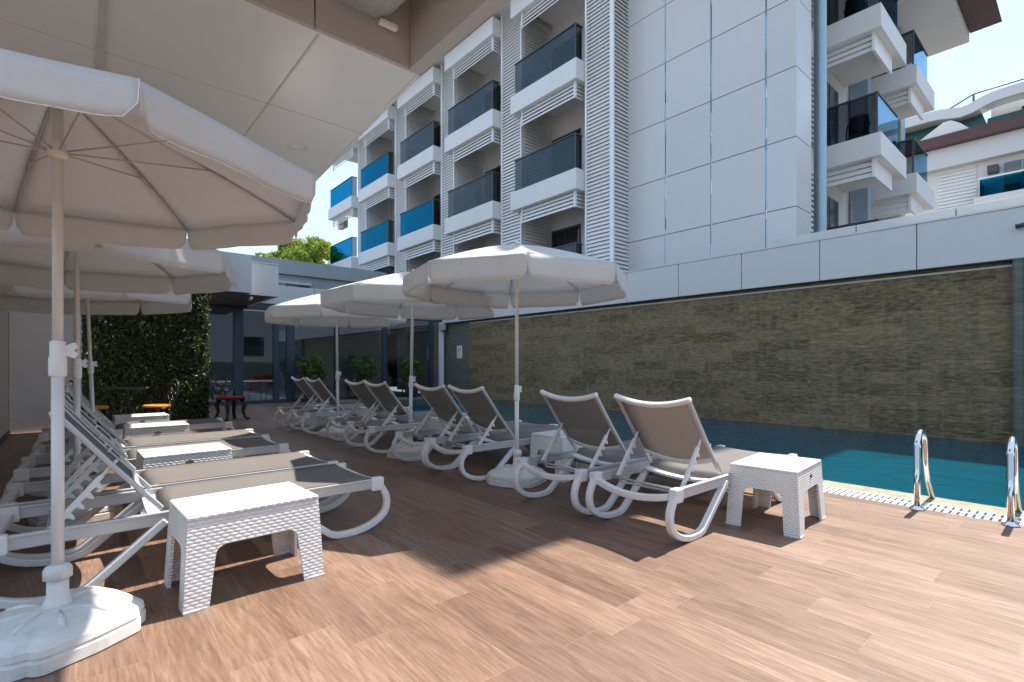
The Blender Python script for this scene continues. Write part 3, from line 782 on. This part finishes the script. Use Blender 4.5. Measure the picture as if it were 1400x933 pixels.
sg = thing('no_smoking_sign', 'white no smoking notice with red circle on the slate wall', 'sign', (XF + .02, 15.25, 1.62))
m = MB(); m.box(-.012, 0, -.16, .16, -.23, .23); m.build('board', 'sign_white', sg)
m = MB()
for k in range(32):
    a0, a1 = 2 * pi * k / 32, 2 * pi * (k + 1) / 32
    m.add([(-.015, .10 * cos(a0), .085 + .10 * sin(a0)), (-.015, .10 * cos(a1), .085 + .10 * sin(a1)), (-.015, .08 * cos(a1), .085 + .08 * sin(a1)), (-.015, .08 * cos(a0), .085 + .08 * sin(a0))], [(0, 1, 2, 3)])
m.add([(-.0155, .068, .035), (-.0155, .055, .022), (-.0155, -.068, .135), (-.0155, -.055, .148)], [(0, 1, 2, 3)])
m.build('symbol', 'sign_red', sg)
m = MB(); m.box(-.0145, -.012, -.06, .05, .075, .095); m.build('cigarette', 'sign_black', sg)
def text_mesh(body, size, mat, parent, loc, rot):
    cu = bpy.data.curves.new('t', 'FONT'); cu.body = body; cu.size = size; cu.align_x = 'CENTER'; cu.align_y = 'CENTER'
    tmp = bpy.data.objects.new('t', cu); COL.objects.link(tmp); bpy.context.view_layer.update()
    me = bpy.data.meshes.new_from_object(tmp); COL.objects.unlink(tmp); bpy.data.objects.remove(tmp)
    me.materials.clear(); me.materials.append(M[mat]); o = bpy.data.objects.new('lettering', me); COL.objects.link(o)
    o.parent = parent; o.location = loc; o.rotation_euler = rot; return o
text_mesh('NO', .085, 'sign_black', sg, (-.0145, 0, -.085), (radians(90), 0, radians(-90)))
text_mesh('SMOKING', .06, 'sign_black', sg, (-.0145, 0, -.165), (radians(90), 0, radians(-90)))

# ------------------------------------------------------------------ glass pavilion at the far end
gp = thing('glass_pavilion', 'dark framed glass pavilion closing the far end of the pool', 'pavilion')
YP = 16.3; PX0, PX1 = 2.3, 10.55
bars = [PX0, 3.55, 4.58, 5.0, 6.45, 8.15, 10.05]
wid = [.16, .26, .16, .24, .14, .14, .16]
m = MB()
for x, w in zip(bars, wid): m.box(x - w / 2, x + w / 2, YP - .06, YP + .06, 0.0, 2.78)
m.box(PX0 - .1, PX1, YP - .075, YP + .075, 2.78, 2.98); m.box(PX0, PX1, YP - .055, YP + .055, 0.002, .1)
m.build('frame', 'dark_frame', gp, bevel=.006)
for k in range(len(bars) - 1):
    a = bars[k] + wid[k] / 2; b_ = bars[k + 1] - wid[k + 1] / 2
    m = MB(); m.box(a, b_, YP - .008, YP + .008, .1, 2.78); m.build('pane', 'pavilion_glass', gp)
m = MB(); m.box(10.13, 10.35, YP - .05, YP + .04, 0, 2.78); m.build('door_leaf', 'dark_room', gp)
m = MB(); m.box(10.36, 10.5, YP - .18, YP - .02, 0, 2.74); m.build('door_post', 'jamb', gp)
xs = [PX0, 3.9, 5.7, 7.5, 9.3, 10.55]
for a, b_ in zip(xs[:-1], xs[1:]):
    m = MB(); m.box(a + .006, b_ - .006, YP - .11, YP - .08, 2.985, 3.56); m.build('fascia_panel', 'fascia', gp)
m = MB(); m.box(PX0, PX1, YP - .078, 16.9, 3.0, 3.5); m.box(PX0, PX1, 21.5, 24, 3.0, 3.5); m.box(PX0, 2.8, 16.902, 21.498, 3.0, 3.5); m.box(9.8, PX1, 16.902, 21.498, 3.0, 3.5); m.build('roof', 'dark_joint', gp)
m = MB(); m.box(2.802, 9.798, 16.902, 21.498, 3.40, 3.42); m.build('added_skylight', 'pavilion_glass', gp)  # roof opening added to bring daylight into the dark interior
m = MB(); m.box(PX0, PX1, YP + .08, 24, -.05, -.002); m.build('interior_floor', 'room_floor', gp)
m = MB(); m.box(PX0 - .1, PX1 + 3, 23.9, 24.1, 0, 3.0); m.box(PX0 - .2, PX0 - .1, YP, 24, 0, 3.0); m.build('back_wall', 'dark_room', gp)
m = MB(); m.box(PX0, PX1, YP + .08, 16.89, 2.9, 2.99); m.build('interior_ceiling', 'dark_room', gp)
bx = MB(); bx.box(10.28, 10.48, YP - .36, YP - .19, 2.45, 2.68); tag(bx.build('wall_speaker', 'speaker', bevel=.01), 'small grey box speaker under the eave beside the slate wall', 'speaker')

# entrance canopy (white box)
ec = thing('entrance_canopy', 'white boxed entrance canopy with dark slatted underside left of the pavilion', 'canopy')
m = MB(); m.box(.2, 3.12, 13.0, 13.04, 2.84, 3.72); m.box(3.125, 3.80, 13.3, 13.34, 2.84, 3.62); m.build('front_fascia', 'white_panel', ec)
m = MB(); m.box(3.76, 3.80, 13.342, 16.18, 2.84, 3.62); m.box(3.10, 3.124, 13.042, 13.30, 2.84, 3.72); m.build('side_fascia', 'white_panel', ec)
m = MB(); m.box(.2, 3.098, 13.042, 16.18, 2.86, 2.9); m.box(3.10, 3.758, 13.342, 16.18, 2.863, 2.9); m.build('slatted_soffit', 'soffit_slat', ec)
m = MB(); m.box(.2, 3.098, 13.044, 16.18, 3.6, 3.66); m.box(3.10, 3.82, 13.28, 16.18, 3.622, 3.65); m.build('roof', 'parapet', ec)
sp = thing('hanging_spotlight', 'tiny white spotlight hanging under the entrance canopy', 'spotlight', (3.2, 13.2, 2.84))
m = MB(); m.tube([(0, .18, .02), (0, .18, -.07)], .006, 6); m.build('stem', 'white_panel', sp)
m = MB(); m.tube([(.02, .16, -.06), (-.04, .12, -.11)], [.03, .04], 10); m.build('head', 'white_panel', sp)

# low annex behind
ab = thing('annex_building', 'low blue grey annex building with flat parapet beyond the pavilion', 'building')
m = MB(); m.box(-6, 11.2, 22.3, 28.5, -1.9, 4.95); m.build('wall', 'grey_wall', ab)
m = MB(); m.box(-6, 11.2, 22.15, 28.5, 4.95, 5.55); m.build('parapet', 'grey_wall', ab)
m = MB(); m.box(6.3, 7.6, 22.24, 22.29, 4.05, 4.55); w_ = m.build('window', 'window_dark', ab)
m = MB(); m.box(6.2, 7.7, 22.18, 22.29, 4.56, 4.66); m.build('hood', 'white_panel', w_)

# ------------------------------------------------------------------ hotel building
hb = thing('hotel_building', 'white hotel with louvred piers, balconies and tinted glass railings behind the pool', 'building')
XP, XS, XB = 11.3, 10.93, 12.75
piers = [(8.85, 9.81), (12.62, 13.68), (16.6, 17.55), (20.45, 21.5), (24.6, 25.6)]
bays = [(9.81, 12.62), (13.68, 16.6), (17.55, 20.45), (21.5, 24.6), (25.6, 28.7)]
LV = [3.66, 6.86, 10.06, 13.26]
ROOF = 13.42; XEAVE = 10.35
m = MB(); m.box(XB, 24, 5.0, 28.7, 0, ROOF); m.box(XB - .001, 12.95, 28.2, 28.7, 0, ROOF)
m.build('wall', 'white_wall', hb)
m = MB(); m.box(XEAVE, 24.0, 2.26, 29.2, ROOF, ROOF + .45); m.build('roof', 'white_panel', hb)
m = MB(); m.box(20.0, 24.3, 3.0, 5.6, 12.75, ROOF - .002); m.build('cornice', 'white_wall', hb)
m = MB(); m.hexa([(20, 2.15, 13.05), (24.3, 2.15, 13.05), (24.3, 2.98, 13.05), (20, 2.98, 13.05)], [(20, 2.3, 13.4), (24.3, 2.3, 13.4), (24.3, 2.98, 13.4), (20, 2.98, 13.4)]); m.build('gutter', 'brown', hb)
def slat_x(m, x, y0, y1, z0, z1, pitch=.112, depth=.05):     # slats on a plane facing -x
    z = z0; h = pitch * .86
    while z < z1 - pitch * .5:
        m.hexa([(x, y0, z), (x + .012, y0, z), (x + .012, y1, z), (x, y1, z)], [(x + depth, y0, z + h), (x + depth + .012, y0, z + h), (x + depth + .012, y1, z + h), (x + depth, y1, z + h)]); z += pitch
def slat_y(m, y, x0, x1, z0, z1, pitch=.112, depth=.05):     # slats on a plane facing -y
    z = z0; h = pitch * .86
    while z < z1 - pitch * .5:
        m.hexa([(x0, y, z), (x1, y, z), (x1, y + .012, z), (x0, y + .012, z)], [(x0, y + depth, z + h), (x1, y + depth, z + h), (x1, y + depth + .012, z + h), (x0, y + depth + .012, z + h)]); z += pitch
for (a, b_) in piers:
    m = MB(); slat_x(m, XP, a + .05, b_ - .05, 3.0, ROOF)
    lp = m.build('louvre_pier', 'louvre', hb)
    m = MB(); m.box(XP + .08, XB - .01, a + .03, b_ - .03, 0, ROOF - .003); m.build('pier_core', 'white_wall', lp)
    m = MB(); m.box(XP - .02, XP + .05, a, a + .05, 2.9, ROOF - .004); m.box(XP - .02, XP + .05, b_ - .05, b_, 2.9, ROOF - .004); m.build('edge_profile', 'jamb', lp)
    m = MB()   # louvred cheek inside the balcony on the far side of the opening (faces -y)
    slat_y(m, a - .06, XP + .08, XB - .3, 3.0, ROOF - .02); slat_y(m, b_ + .03, XP + .08, XB - .3, 3.0, ROOF - .02) if False else None
    m.build('cheek_louvre', 'louvre', lp)
# return face of the first pier (facing -y) beside the tower
m = MB(); slat_y(m, 8.78, XP + .03, 12.0, 3.0, ROOF); m.build('return_louvre', 'louvre', hb)
m = MB(); m.box(12.0, 12.9, 8.852, 9.0, 0, ROOF - .003); m.box(XP - .022, XP + .03, 8.77, 8.848, 2.9, ROOF - .004); m.build('corner_profile', 'jamb', hb)
def balcony(y0, y1, z, lv, gm_='balcony_glass'):
    w = y1 - y0; sc_ = MB()
    x0 = XS; ya = y0 + .03; yb = y1 + .14
    sc_.box(x0, XP + .12, ya, yb, z - .60, z)
    sc_.box(XP + .122, XB - .002, ya, y1 - .1, z - .2, z - .002)
    b = sc_.build('balcony', 'slab', hb, bevel=.01)
    k = MB(); zt = z - .60
    slat_x(k, x0 + .13, ya + .20, y1 - .32, zt - .46, zt - .02, .112)
    slat_y(k, ya + .16, x0 + .17, XP + .3, zt - .46, zt - .02, .112)
    k.box(x0 + .11, x0 + .18, ya + .13, ya + .195, zt - .48, zt); k.box(x0 + .11, x0 + .16, y1 - .32, y1 - .28, zt - .48, zt); k.build('louvre_skirt', 'louvre', b)
    if z < 13:
        k = MB(); k.box(x0 + .07, x0 + .08, ya + .09, y1 - .02, z + .03, z + 1.02); k.build('glass_panel', gm_, b)
        k = MB(); k.box(x0 + .085, XP - .02, ya + .08, ya + .09, z + .03, z + 1.02); k.build('glass_panel', 'balcony_glass', b)
        k = MB(); k.box(x0 + .05, x0 + .10, ya + .06, y1 + .0, z + 1.02, z + 1.055); k.box(x0 + .102, XP, ya + .06, ya + .11, z + 1.02, z + 1.055); k.box(x0 + .06, x0 + .09, ya + .07, ya + .10, z, z + 1.02); k.build('handrail', 'dark_metal', b)
        # sliding door on the back wall, right-hand half
        k = MB(); k.box(XB - .03, XB - .004, y0 + 1.45, y0 + 2.80, z + .02, z + 2.2); k.build('door', 'dark_metal', b)
        for (p0, p1) in ((1.51, 2.10), (2.16, 2.74)):
            k = MB(); k.box(XB - .045, XB - .032, y0 + p0, y0 + p1, z + .1, z + 2.13); k.build('door_pane', 'window_dark', b)
    return b
for (a, b_) in bays:
    for i, z in enumerate(LV): balcony(a, b_, z, i, 'balcony_glass_blue' if a > 21 or (17 < a < 20 and i == 1) else 'balcony_glass')  # far bays: bluer tint stands in for the sky in the same glass
# panelled tower
TX, TY0, TY1 = 12.0, 4.33, 8.85
m = MB(); m.box(TX + .05, 12.9, TY0 + .05, TY1, 0, ROOF - .005); m.build('tower_core', 'dark_joint', hb)
cols = [4.33, 4.97, 6.30, 7.59, 8.85]; rows = [0, 3.1, 4.65, 6.19, 7.74, 9.28, 10.83, 12.37, ROOF - .006]
m = MB()
for i in range(4):
    for j in range(8):
        ga = .02 if i > 0 else .0; gb = .02 if i < 3 else 0
        m.box(TX, TX + .04, cols[i] + ga, cols[i + 1] - gb, rows[j] + .008, rows[j + 1] - .008)
for j in range(8): m.box(TX + .042, 12.9, TY0, TY0 + .04, rows[j] + .008, rows[j + 1] - .008)
m.build('tower_cladding', 'white_panel', hb, bevel=.004, seg=1)
m = MB()
rn = random.Random(4)
for c in cols[1:4]:
    z = 3.0
    while z < ROOF - .5:
        hgt = rn.choice((.18, .3, .5, .8, 1.2)); z1 = min(z + hgt, ROOF - .1); an = rn.uniform(-.012, .012); o2 = rn.uniform(-.004, .004)
        m.hexa([(TX + .02 + o2, c - .016, z), (TX + .045, c - .016, z), (TX + .045, c + .016, z), (TX + .02 - o2, c + .016, z)], [(TX + .02 + an + o2, c - .016, z1 - .004), (TX + .05, c - .016, z1 - .004), (TX + .05, c + .016, z1 - .004), (TX + .02 + an - o2, c + .016, z1 - .004)]); z = z1
m.build('joint_strip', 'chrome_strip', hb)
m = MB()
for c, segs in ((4.97, ((6.35, 6.6), (7.3, 7.55), (4.5, 4.7))), (6.30, ((5.4, 5.75), (6.7, 6.95))), (7.59, ((5.6, 6.0),))):
    for z0, z1 in segs: m.box(TX + .012, TX + .018, c - .014, c + .014, z0, z1)
m.build('strip_glint', 'jamb', hb)  # white pieces painted in as sun glints on the metal strips
m = MB(); m.tube([(13.75, 4.42, 2.5), (13.75, 4.42, ROOF)], .14, 24, False); m.build('column', 'column', hb)
m = MB(); m.box(12.95, 13.5, 4.72, 4.8, 0, ROOF - .004); m.build('window_strip', 'window_dark', hb)
m = MB()
for j in range(1, 8): m.box(12.94, 13.52, 4.70, 4.718, rows[j] - .03, rows[j] + .03)
m.build('transom', 'dark_metal', hb)
# balconies on the end wall
def end_balcony(x0, x1, y0, z, y1=5.0):
    s_ = MB(); s_.box(x0, x1, y0, y1 - .004, z - .58, z); b = s_.build('balcony', 'slab', hb, bevel=.01)
    k = MB(); zt = z - .58
    slat_x(k, x0 + .18, y0 + .24, y1 - .05, zt - .44, zt - .02, .14)
    k.box(x0 + .16, x0 + .9 + .9, y0 + .17, y0 + .235, zt - .46, zt); k.build('louvre_skirt', 'louvre', b)
    k = MB(); k.box(x0 + .10, x0 + .11, y0 + .12, y1 - .02, z + .03, z + 1.02); k.build('glass_panel', 'balcony_glass', b)
    k = MB(); k.box(x0 + .112, x1 - .5, y0 + .10, y0 + .11, z + .03, z + 1.02); k.build('glass_panel', 'balcony_glass_sky', b)
    k = MB(); k.box(x0 + .08, x0 + .14, y0 + .08, y1, z + 1.02, z + 1.06); k.box(x0 + .142, x1 - .5, y0 + .08, y0 + .14, z + 1.02, z + 1.06); k.box(x0 + .09, x0 + .13, y0 + .09, y0 + .13, z, z + 1.02); k.build('handrail', 'dark_metal', b)
    k = MB()
    for (xa, xb) in ((x0 + .25, x0 + 1.0), (x0 + 1.05, x0 + 1.8)): k.box(xa, xb, y1 - .05, y1 - .006, z + .03, z + 2.15)
    k.build('door', 'window_dark', b)
    k = MB(); slat_y(k, y1 - .12, x0 - .7, x0 + .1, z + .05, z + 2.6, .14); k.build('wall_louvre', 'louvre', b)
    return b
for z in (3.75, 6.95, 10.15): end_balcony(15.1, 17.65, 3.5, z)
for z in (3.6, 6.8, 10.0): end_balcony(18.64, 21.1, 3.45, z)
m = MB(); m.box(21.4, 22.0, 4.4, 4.98, 0, 12.74); m.box(18.0, 18.35, 4.5, 4.98, 0, 12.74); m.build('end_pilaster', 'column', hb)

# things on the balconies
def ac_unit(label, loc):
    t = thing('air_conditioner', label, 'air conditioner', loc, 0, 'air conditioners on the far balconies')
    m = MB(); m.box(0, .3, -.42, .42, 0, .58); bd = m.build('casing', 'ac', t, bevel=.015)
    m = MB()
    for r in (.22, .15, .08): m.tube([(-.012, r * cos(2 * pi * k / 20) - .08, .29 + r * sin(2 * pi * k / 20)) for k in range(21)], .008, 5)
    m.build('fan_grille', 'dark_metal', t)
    return t
ac_unit('upper air conditioner hanging at the far end of the hotel facade', (11.6, 28.75, 9.1))
ac_unit('lower air conditioner hanging at the far end of the hotel facade', (11.6, 28.75, 5.9))
def plastic_chair(label, loc, rz, mat='dark_metal', cat='chair', group=None, name='armchair'):
    t = thing(name, label, cat, loc, rz, group)
    m = MB(); m.sweep([(-.22, 0, .43), (.05, 0, .415), (.22, 0, .43)], .46, .03, (0, 1, 0)); m.build('seat', mat, t, bevel=.01)
    m = MB(); m.grid(lambda u, v: (.20 + .14 * v - .05 * (1 - (u * 2 - 1) ** 2) * -1, (u * 2 - 1) * (.23 - .02 * v), .43 + .42 * v - .05 * v * (u * 2 - 1) ** 4), 8, 6); m.build('backrest', mat, t, solid=.02)
    for sx in (-1, 1):
        m = MB(); m.tube([(-.22, sx * .25, .02), (-.2, sx * .25, .62), (-.15, sx * .255, .66), (.22, sx * .25, .66), (.26, sx * .24, .6)], .016, 8); m.build('armrest', mat, t)
        for sy in (-1, 1):
            m = MB(); m.sweep([(.24 * sy, sx * .25, 0), (.2 * sy, sx * .21, .42)], [.03, .045], [.03, .04], (0, 1, 0)); m.build('leg', mat, t)
    return t
pc = plastic_chair('dark plastic chair on the lower balcony at the right end of hotel', (16.1, 4.25, 6.95), radians(200), group='dark chairs on the balconies')
dup(pc, 'dark plastic chair on the upper balcony at the right end of hotel', (16.1, 4.3, 10.15), radians(190))
dup(pc, 'dark plastic chair on the lowest balcony nearest the panelled tower', (11.75, 11.2, 6.86), radians(150))
dup(pc, 'dark plastic chair on the upper balcony nearest the panelled tower', (11.75, 11.4, 10.06), radians(30))
dup(pc, 'dark plastic chair on the lower balcony of the second bay from the tower', (11.75, 15.2, 6.86), radians(170))

# ------------------------------------------------------------------ neighbouring building at the right
nb = thing('neighbour_building', 'white neighbouring building with green mansard roof and maroon gutter at far right', 'building')
NX = 35.0
m = MB(); m.box(NX, NX + 10, -16, 9, -1.9, 12.4); m.build('wall', 'white_wall', nb)
m = MB(); m.box(NX - .5, NX, -16, 9.2, 11.5, 12.54); m.build('cornice', 'white_panel', nb)
m = MB(); m.box(NX - .9, NX, -16, 9.6, 12.55, 13.1); m.build('gutter', 'brown', nb)
m = MB(); m.hexa([(NX - .7, 3.6, 13.11), (NX + 8, 3.6, 13.11), (NX + 8, 9.5, 13.11), (NX - .7, 9.5, 13.11)], [(NX + .3, 3.9, 14.2), (NX + 8, 3.9, 14.2), (NX + 8, 9, 14.2), (NX + .3, 9, 14.2)]); m.hexa([(NX - .7, -16, 13.11), (NX, -16, 13.11), (NX, 3.59, 13.11), (NX - .7, 3.59, 13.11)], [(NX - .4, -16, 13.5), (NX, -16, 13.5), (NX, 3.59, 13.5), (NX - .4, 3.59, 13.5)]); rf = m.build('roof', 'green_roof', nb)
m = MB(); m.prism([(6.3, 13.11), (4.2, 13.11), (4.6, 13.55), (4.95, 13.8), (5.25, 13.8)], lambda a, b: (NX - .75, a, b), lambda a, b: (NX + 1, a, b)); m.build('gable', 'white_wall', rf)
def wave(yy): return 14.35 - .24 * math.exp(-((yy - 4.5) / .7) ** 2) + .12 / (1 + math.exp((yy - 3.8) * 5))
m = MB(); m.sweep([(NX - .2, 9 - k * .4, wave(9 - k * .4)) for k in range(63)], .9, .5, (1, 0, 0)); m.build('cornice_wave', 'white_panel', nb)
m = MB(); m.box(NX + .75, NX + .9, -16, 3.58, 13.11, 14.5); m.build('attic_wall', 'white_wall', nb)
for yy in (1.9, .6, -.9): 
    m = MB(); m.box(NX + .70, NX + .745, yy - .55, yy + .55, 13.55, 14.05); m.build('window', 'window_dark', nb)
m = MB(); slat_x(m, NX - .06, 4.05, 5.6, 5, 11.4, .18, .06); m.build('louvre', 'louvre', nb)
m = MB()
m.box(NX - 1.2, NX, -16, 4.0, 8.6, 9.45); bb = m.build('balcony', 'slab', nb)
m = MB(); m.box(NX - 1.15, NX - 1.13, -16, 3.8, 9.45, 10.3); m.box(NX - 1.12, NX, 3.78, 3.8, 9.45, 10.3); m.build('glass_panel', 'balcony_glass_blue', bb)
m = MB(); m.box(NX - 1.17, NX - 1.11, -16, 3.85, 10.3, 10.38); m.build('handrail', 'jamb', bb)
for yy in (2.72, 2.05, .4):
    m = MB(); m.box(NX - .05, NX + .001, yy - .3, yy + .3, 9.46, 11.2); m.build('window', 'window_dark', nb)
m = MB(); m.box(NX - .5, NX, 3.2, 3.6, 10.75, 11.1); m.build('lamp_box', 'dark_metal', nb)
m = MB()
for zz in (15.4, 15.9): m.tube([(NX + 2, 6.5, zz - .9), (NX + 2, 4.4, zz), (NX + 2, 1.9, zz)], .04, 6)
m.tube([(NX + 2, 4.4, 14.0), (NX + 2, 4.4, 15.9)], .05, 6); m.build('roof_railing', 'dark_metal', rf)

# ------------------------------------------------------------------ furniture near the hedge, plants, pavilion chairs
def iron_chair(label, loc, rz, seatmat):
    t = thing('iron_chair', label, 'chair', loc, rz, 'black cast iron chairs')
    m = MB(); m.lathe([(.17, .435), (.20, .44), (.205, .465), (.18, .478)], 24); m.build('cushion', seatmat, t)
    m = MB(); m.lathe([(.185, .415), (.20, .42), (.20, .432), (.18, .434)], 24); m.build('seat', 'iron', t)
    for k in range(4):
        a = pi / 4 + k * pi / 2; c, s = cos(a), sin(a)
        m = MB(); m.tube([(.15 * c, .15 * s, .42), (.20 * c, .20 * s, .32), (.17 * c, .17 * s, .18), (.20 * c, .20 * s, .06), (.25 * c, .25 * s, .012)], [.034, .036, .026, .022, .030], 8); m.build('leg', 'iron', t)
    m = MB()
    m.tube([(.17, -.17, .42), (.22, -.19, .62), (.26, -.17, .80), (.275, -.08, .88), (.28, 0, .90), (.275, .08, .88), (.26, .17, .80), (.22, .19, .62), (.17, .17, .42)], .014, 8)
    for (cy, cz, r) in ((-.08, .62, .07), (.08, .62, .07), (0, .76, .08), (0, .52, .05)):
        m.tube([(.215 + (cz - .55) * .18, cy + r * cos(q * pi / 8), cz + r * sin(q * pi / 8)) for q in range(17)], .010, 6)
    m.build('backrest', 'iron', t)
    return t
iron_chair('black cast iron chair with red seat in front of the pavilion glass', (2.42, 11.75, 0), radians(110), 'red_cushion').scale = (1.35, 1.35, 1.04)
iron_chair('black iron chair with round yellow seat, right of the bistro table', (1.02, 10.35, 0), radians(15), 'yellow')
iron_chair('black iron chair with round yellow seat, left of the bistro table', (.20, 10.6, 0), radians(195), 'yellow')
bt = thing('bistro_table', 'dark round bistro table in front of the leafy hedge wall', 'table', (.68, 11.2, 0))
m = MB(); m.lathe([(.30, .72), (.31, .73), (.31, .745), (.29, .75)], 28); m.build('tabletop', 'dark_metal', bt)
m = MB(); m.lathe([(.06, .04), (.025, .1), (.02, .7), (.05, .719)], 12); m.build('stem', 'iron', bt)
for k in range(3):
    a = k * 2 * pi / 3 + .4; m = MB(); m.tube([(.03 * cos(a), .03 * sin(a), .10), (.16 * cos(a), .16 * sin(a), .05), (.26 * cos(a), .26 * sin(a), .012)], .014, 8); m.build('foot', 'iron', bt)
def plant(label, loc, seed, h=1.45):
    rnd = random.Random(seed); t = thing('potted_plant', label, 'potted plant', loc, 0, 'potted plants before the pavilion glass')
    m = MB(); m.lathe([(.17, 0), (.2, .02), (.26, .38), (.27, .46), (.285, .50), (.27, .52), (.25, .5)], 24); m.build('pot', 'pot', t)
    m = MB()
    for k in range(7):
        a = rnd.uniform(0, 2 * pi); q = rnd.uniform(.1, .4); m.tube([(0, 0, .45), (q * .4 * cos(a), q * .4 * sin(a), .8), (q * cos(a), q * sin(a), rnd.uniform(1.0, h))], [.014, .01, .004], 6)
    m.build('stem', 'bark', t)
    m = MB(); pts = []
    for _ in range(1300):
        v = Vector((rnd.gauss(0, 1), rnd.gauss(0, 1), rnd.gauss(0, 1))).normalized() * (rnd.random() ** .45)
        pts.append((v.x * .44, v.y * .44, h - .42 + v.z * .40 + .1 * sin(6 * v.x)))
    leaves(m, pts, .055, rnd, .3); m.build('foliage', 'leaf_plant', t, fix=False); return t
plant('leafy potted plant behind the two farthest poolside loungers', (5.35, 15.4, 0), 2)
plant('round green potted plant centred before the pavilion glass', (7.15, 15.75, 0), 3)
plant('sparse potted plant nearest the slate wall', (8.95, 15.8, 0), 4, 1.4)
RC = [(3.95, 16.75, 30, 'red plastic armchair behind the first pavilion glass door'), (4.78, 16.85, 200, 'red plastic armchair inside the pavilion by the blue mullions'), (6.1, 16.8, 170, 'red plastic armchair behind the round green potted plant'), (7.4, 16.8, 20, 'red plastic armchair inside the pavilion between the middle mullions'), (9.5, 16.8, 190, 'red plastic armchair inside the pavilion near the dark door')]
rc0 = None
for x, y, r, lab in RC:
    if rc0 is None: rc0 = plastic_chair(lab, (x, y, 0), radians(r), 'red', 'chair', 'red armchairs in the pavilion', 'armchair')
    else: dup(rc0, lab, (x, y, 0), radians(r))

# ------------------------------------------------------------------ what stands behind the camera (seen in reflections)
sb = thing('street_building', 'dull grey street building facing the pool, mirrored in the pavilion glass', 'building')
m = MB(); m.box(-14, 30, -30, -22, -1.9, 6.5); m.build('wall', 'street_wall', sb)
m = MB()
for x in (-8, -3, 2, 7, 12, 17, 22): m.box(x, x + 2.2, -22, -21.94, 2.0, 3.9)
m.build('window', 'window_dark', sb)
hh = thing('street_hedge', 'clipped green hedge along the street, mirrored in the pavilion glass', 'hedge')
m = MB(); m.box(-8, 20, -9.6, -8.8, -1.9, 1.35); m.build('core', 'hedge_core', hh)
rnd = random.Random(8); m = MB(); leaves(m, [(rnd.uniform(-8, 20), -8.78 + abs(rnd.gauss(0, .05)), rnd.uniform(.0, 1.4)) for _ in range(9000)], .08, rnd, .2, (0, 1, 0)); m.build('foliage', 'leaf_plant', hh, fix=False)
d = MB(); d.box(-7, 30, -8.7, DY0 - .002, -.4, -.004); structure(d.build('rear_terrace', 'ground'))

# ------------------------------------------------------------------ light, sky, camera
EL = radians(57.5)
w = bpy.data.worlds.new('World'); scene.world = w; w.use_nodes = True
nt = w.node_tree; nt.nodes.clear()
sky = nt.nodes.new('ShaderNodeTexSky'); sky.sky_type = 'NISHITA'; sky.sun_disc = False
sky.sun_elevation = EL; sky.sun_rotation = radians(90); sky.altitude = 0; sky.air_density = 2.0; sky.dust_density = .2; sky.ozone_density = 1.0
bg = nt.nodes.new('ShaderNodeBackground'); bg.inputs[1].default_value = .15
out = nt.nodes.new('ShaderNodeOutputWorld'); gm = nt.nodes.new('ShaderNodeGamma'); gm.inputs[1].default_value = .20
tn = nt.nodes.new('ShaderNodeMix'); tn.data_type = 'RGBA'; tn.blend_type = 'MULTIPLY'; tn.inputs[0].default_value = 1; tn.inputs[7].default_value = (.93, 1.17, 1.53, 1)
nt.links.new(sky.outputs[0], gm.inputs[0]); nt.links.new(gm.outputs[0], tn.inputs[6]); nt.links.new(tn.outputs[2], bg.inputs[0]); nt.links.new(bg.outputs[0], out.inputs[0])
sl = bpy.data.lights.new('sun', 'SUN'); sl.energy = 2.0; sl.angle = radians(.53); sl.color = (1, .95, .88)
so = bpy.data.objects.new('sun', sl); COL.objects.link(so)
so.rotation_euler = Vector((-cos(EL), 0, -sin(EL))).to_track_quat('-Z', 'Y').to_euler()
so.location = (30, 0, 50)

cd = bpy.data.cameras.new('camera'); co = bpy.data.objects.new('camera', cd); COL.objects.link(co)
co.location = (0, 0, 1.15); co.rotation_euler = (radians(90), 0, -math.atan2(595, 690))
cd.sensor_width = 36; cd.lens = 690 / 1400 * 36; cd.shift_y = 32.5 / 1400; cd.clip_start = .05; cd.clip_end = 2000
scene.camera = co
scene.view_settings.view_transform = 'Standard'; scene.view_settings.look = 'None'; scene.view_settings.exposure = 2.2; scene.view_settings.gamma = 1
scene.view_settings.use_curve_mapping = False
scene.render.engine = 'CYCLES'
cy = scene.cycles
cy.use_denoising = True
try: cy.denoiser = 'OPENIMAGEDENOISE'
except Exception: pass
cy.max_bounces = 10; cy.diffuse_bounces = 7; cy.glossy_bounces = 5; cy.transparent_max_bounces = 24; cy.sample_clamp_indirect = 6
cy.caustics_reflective = False; cy.caustics_refractive = False
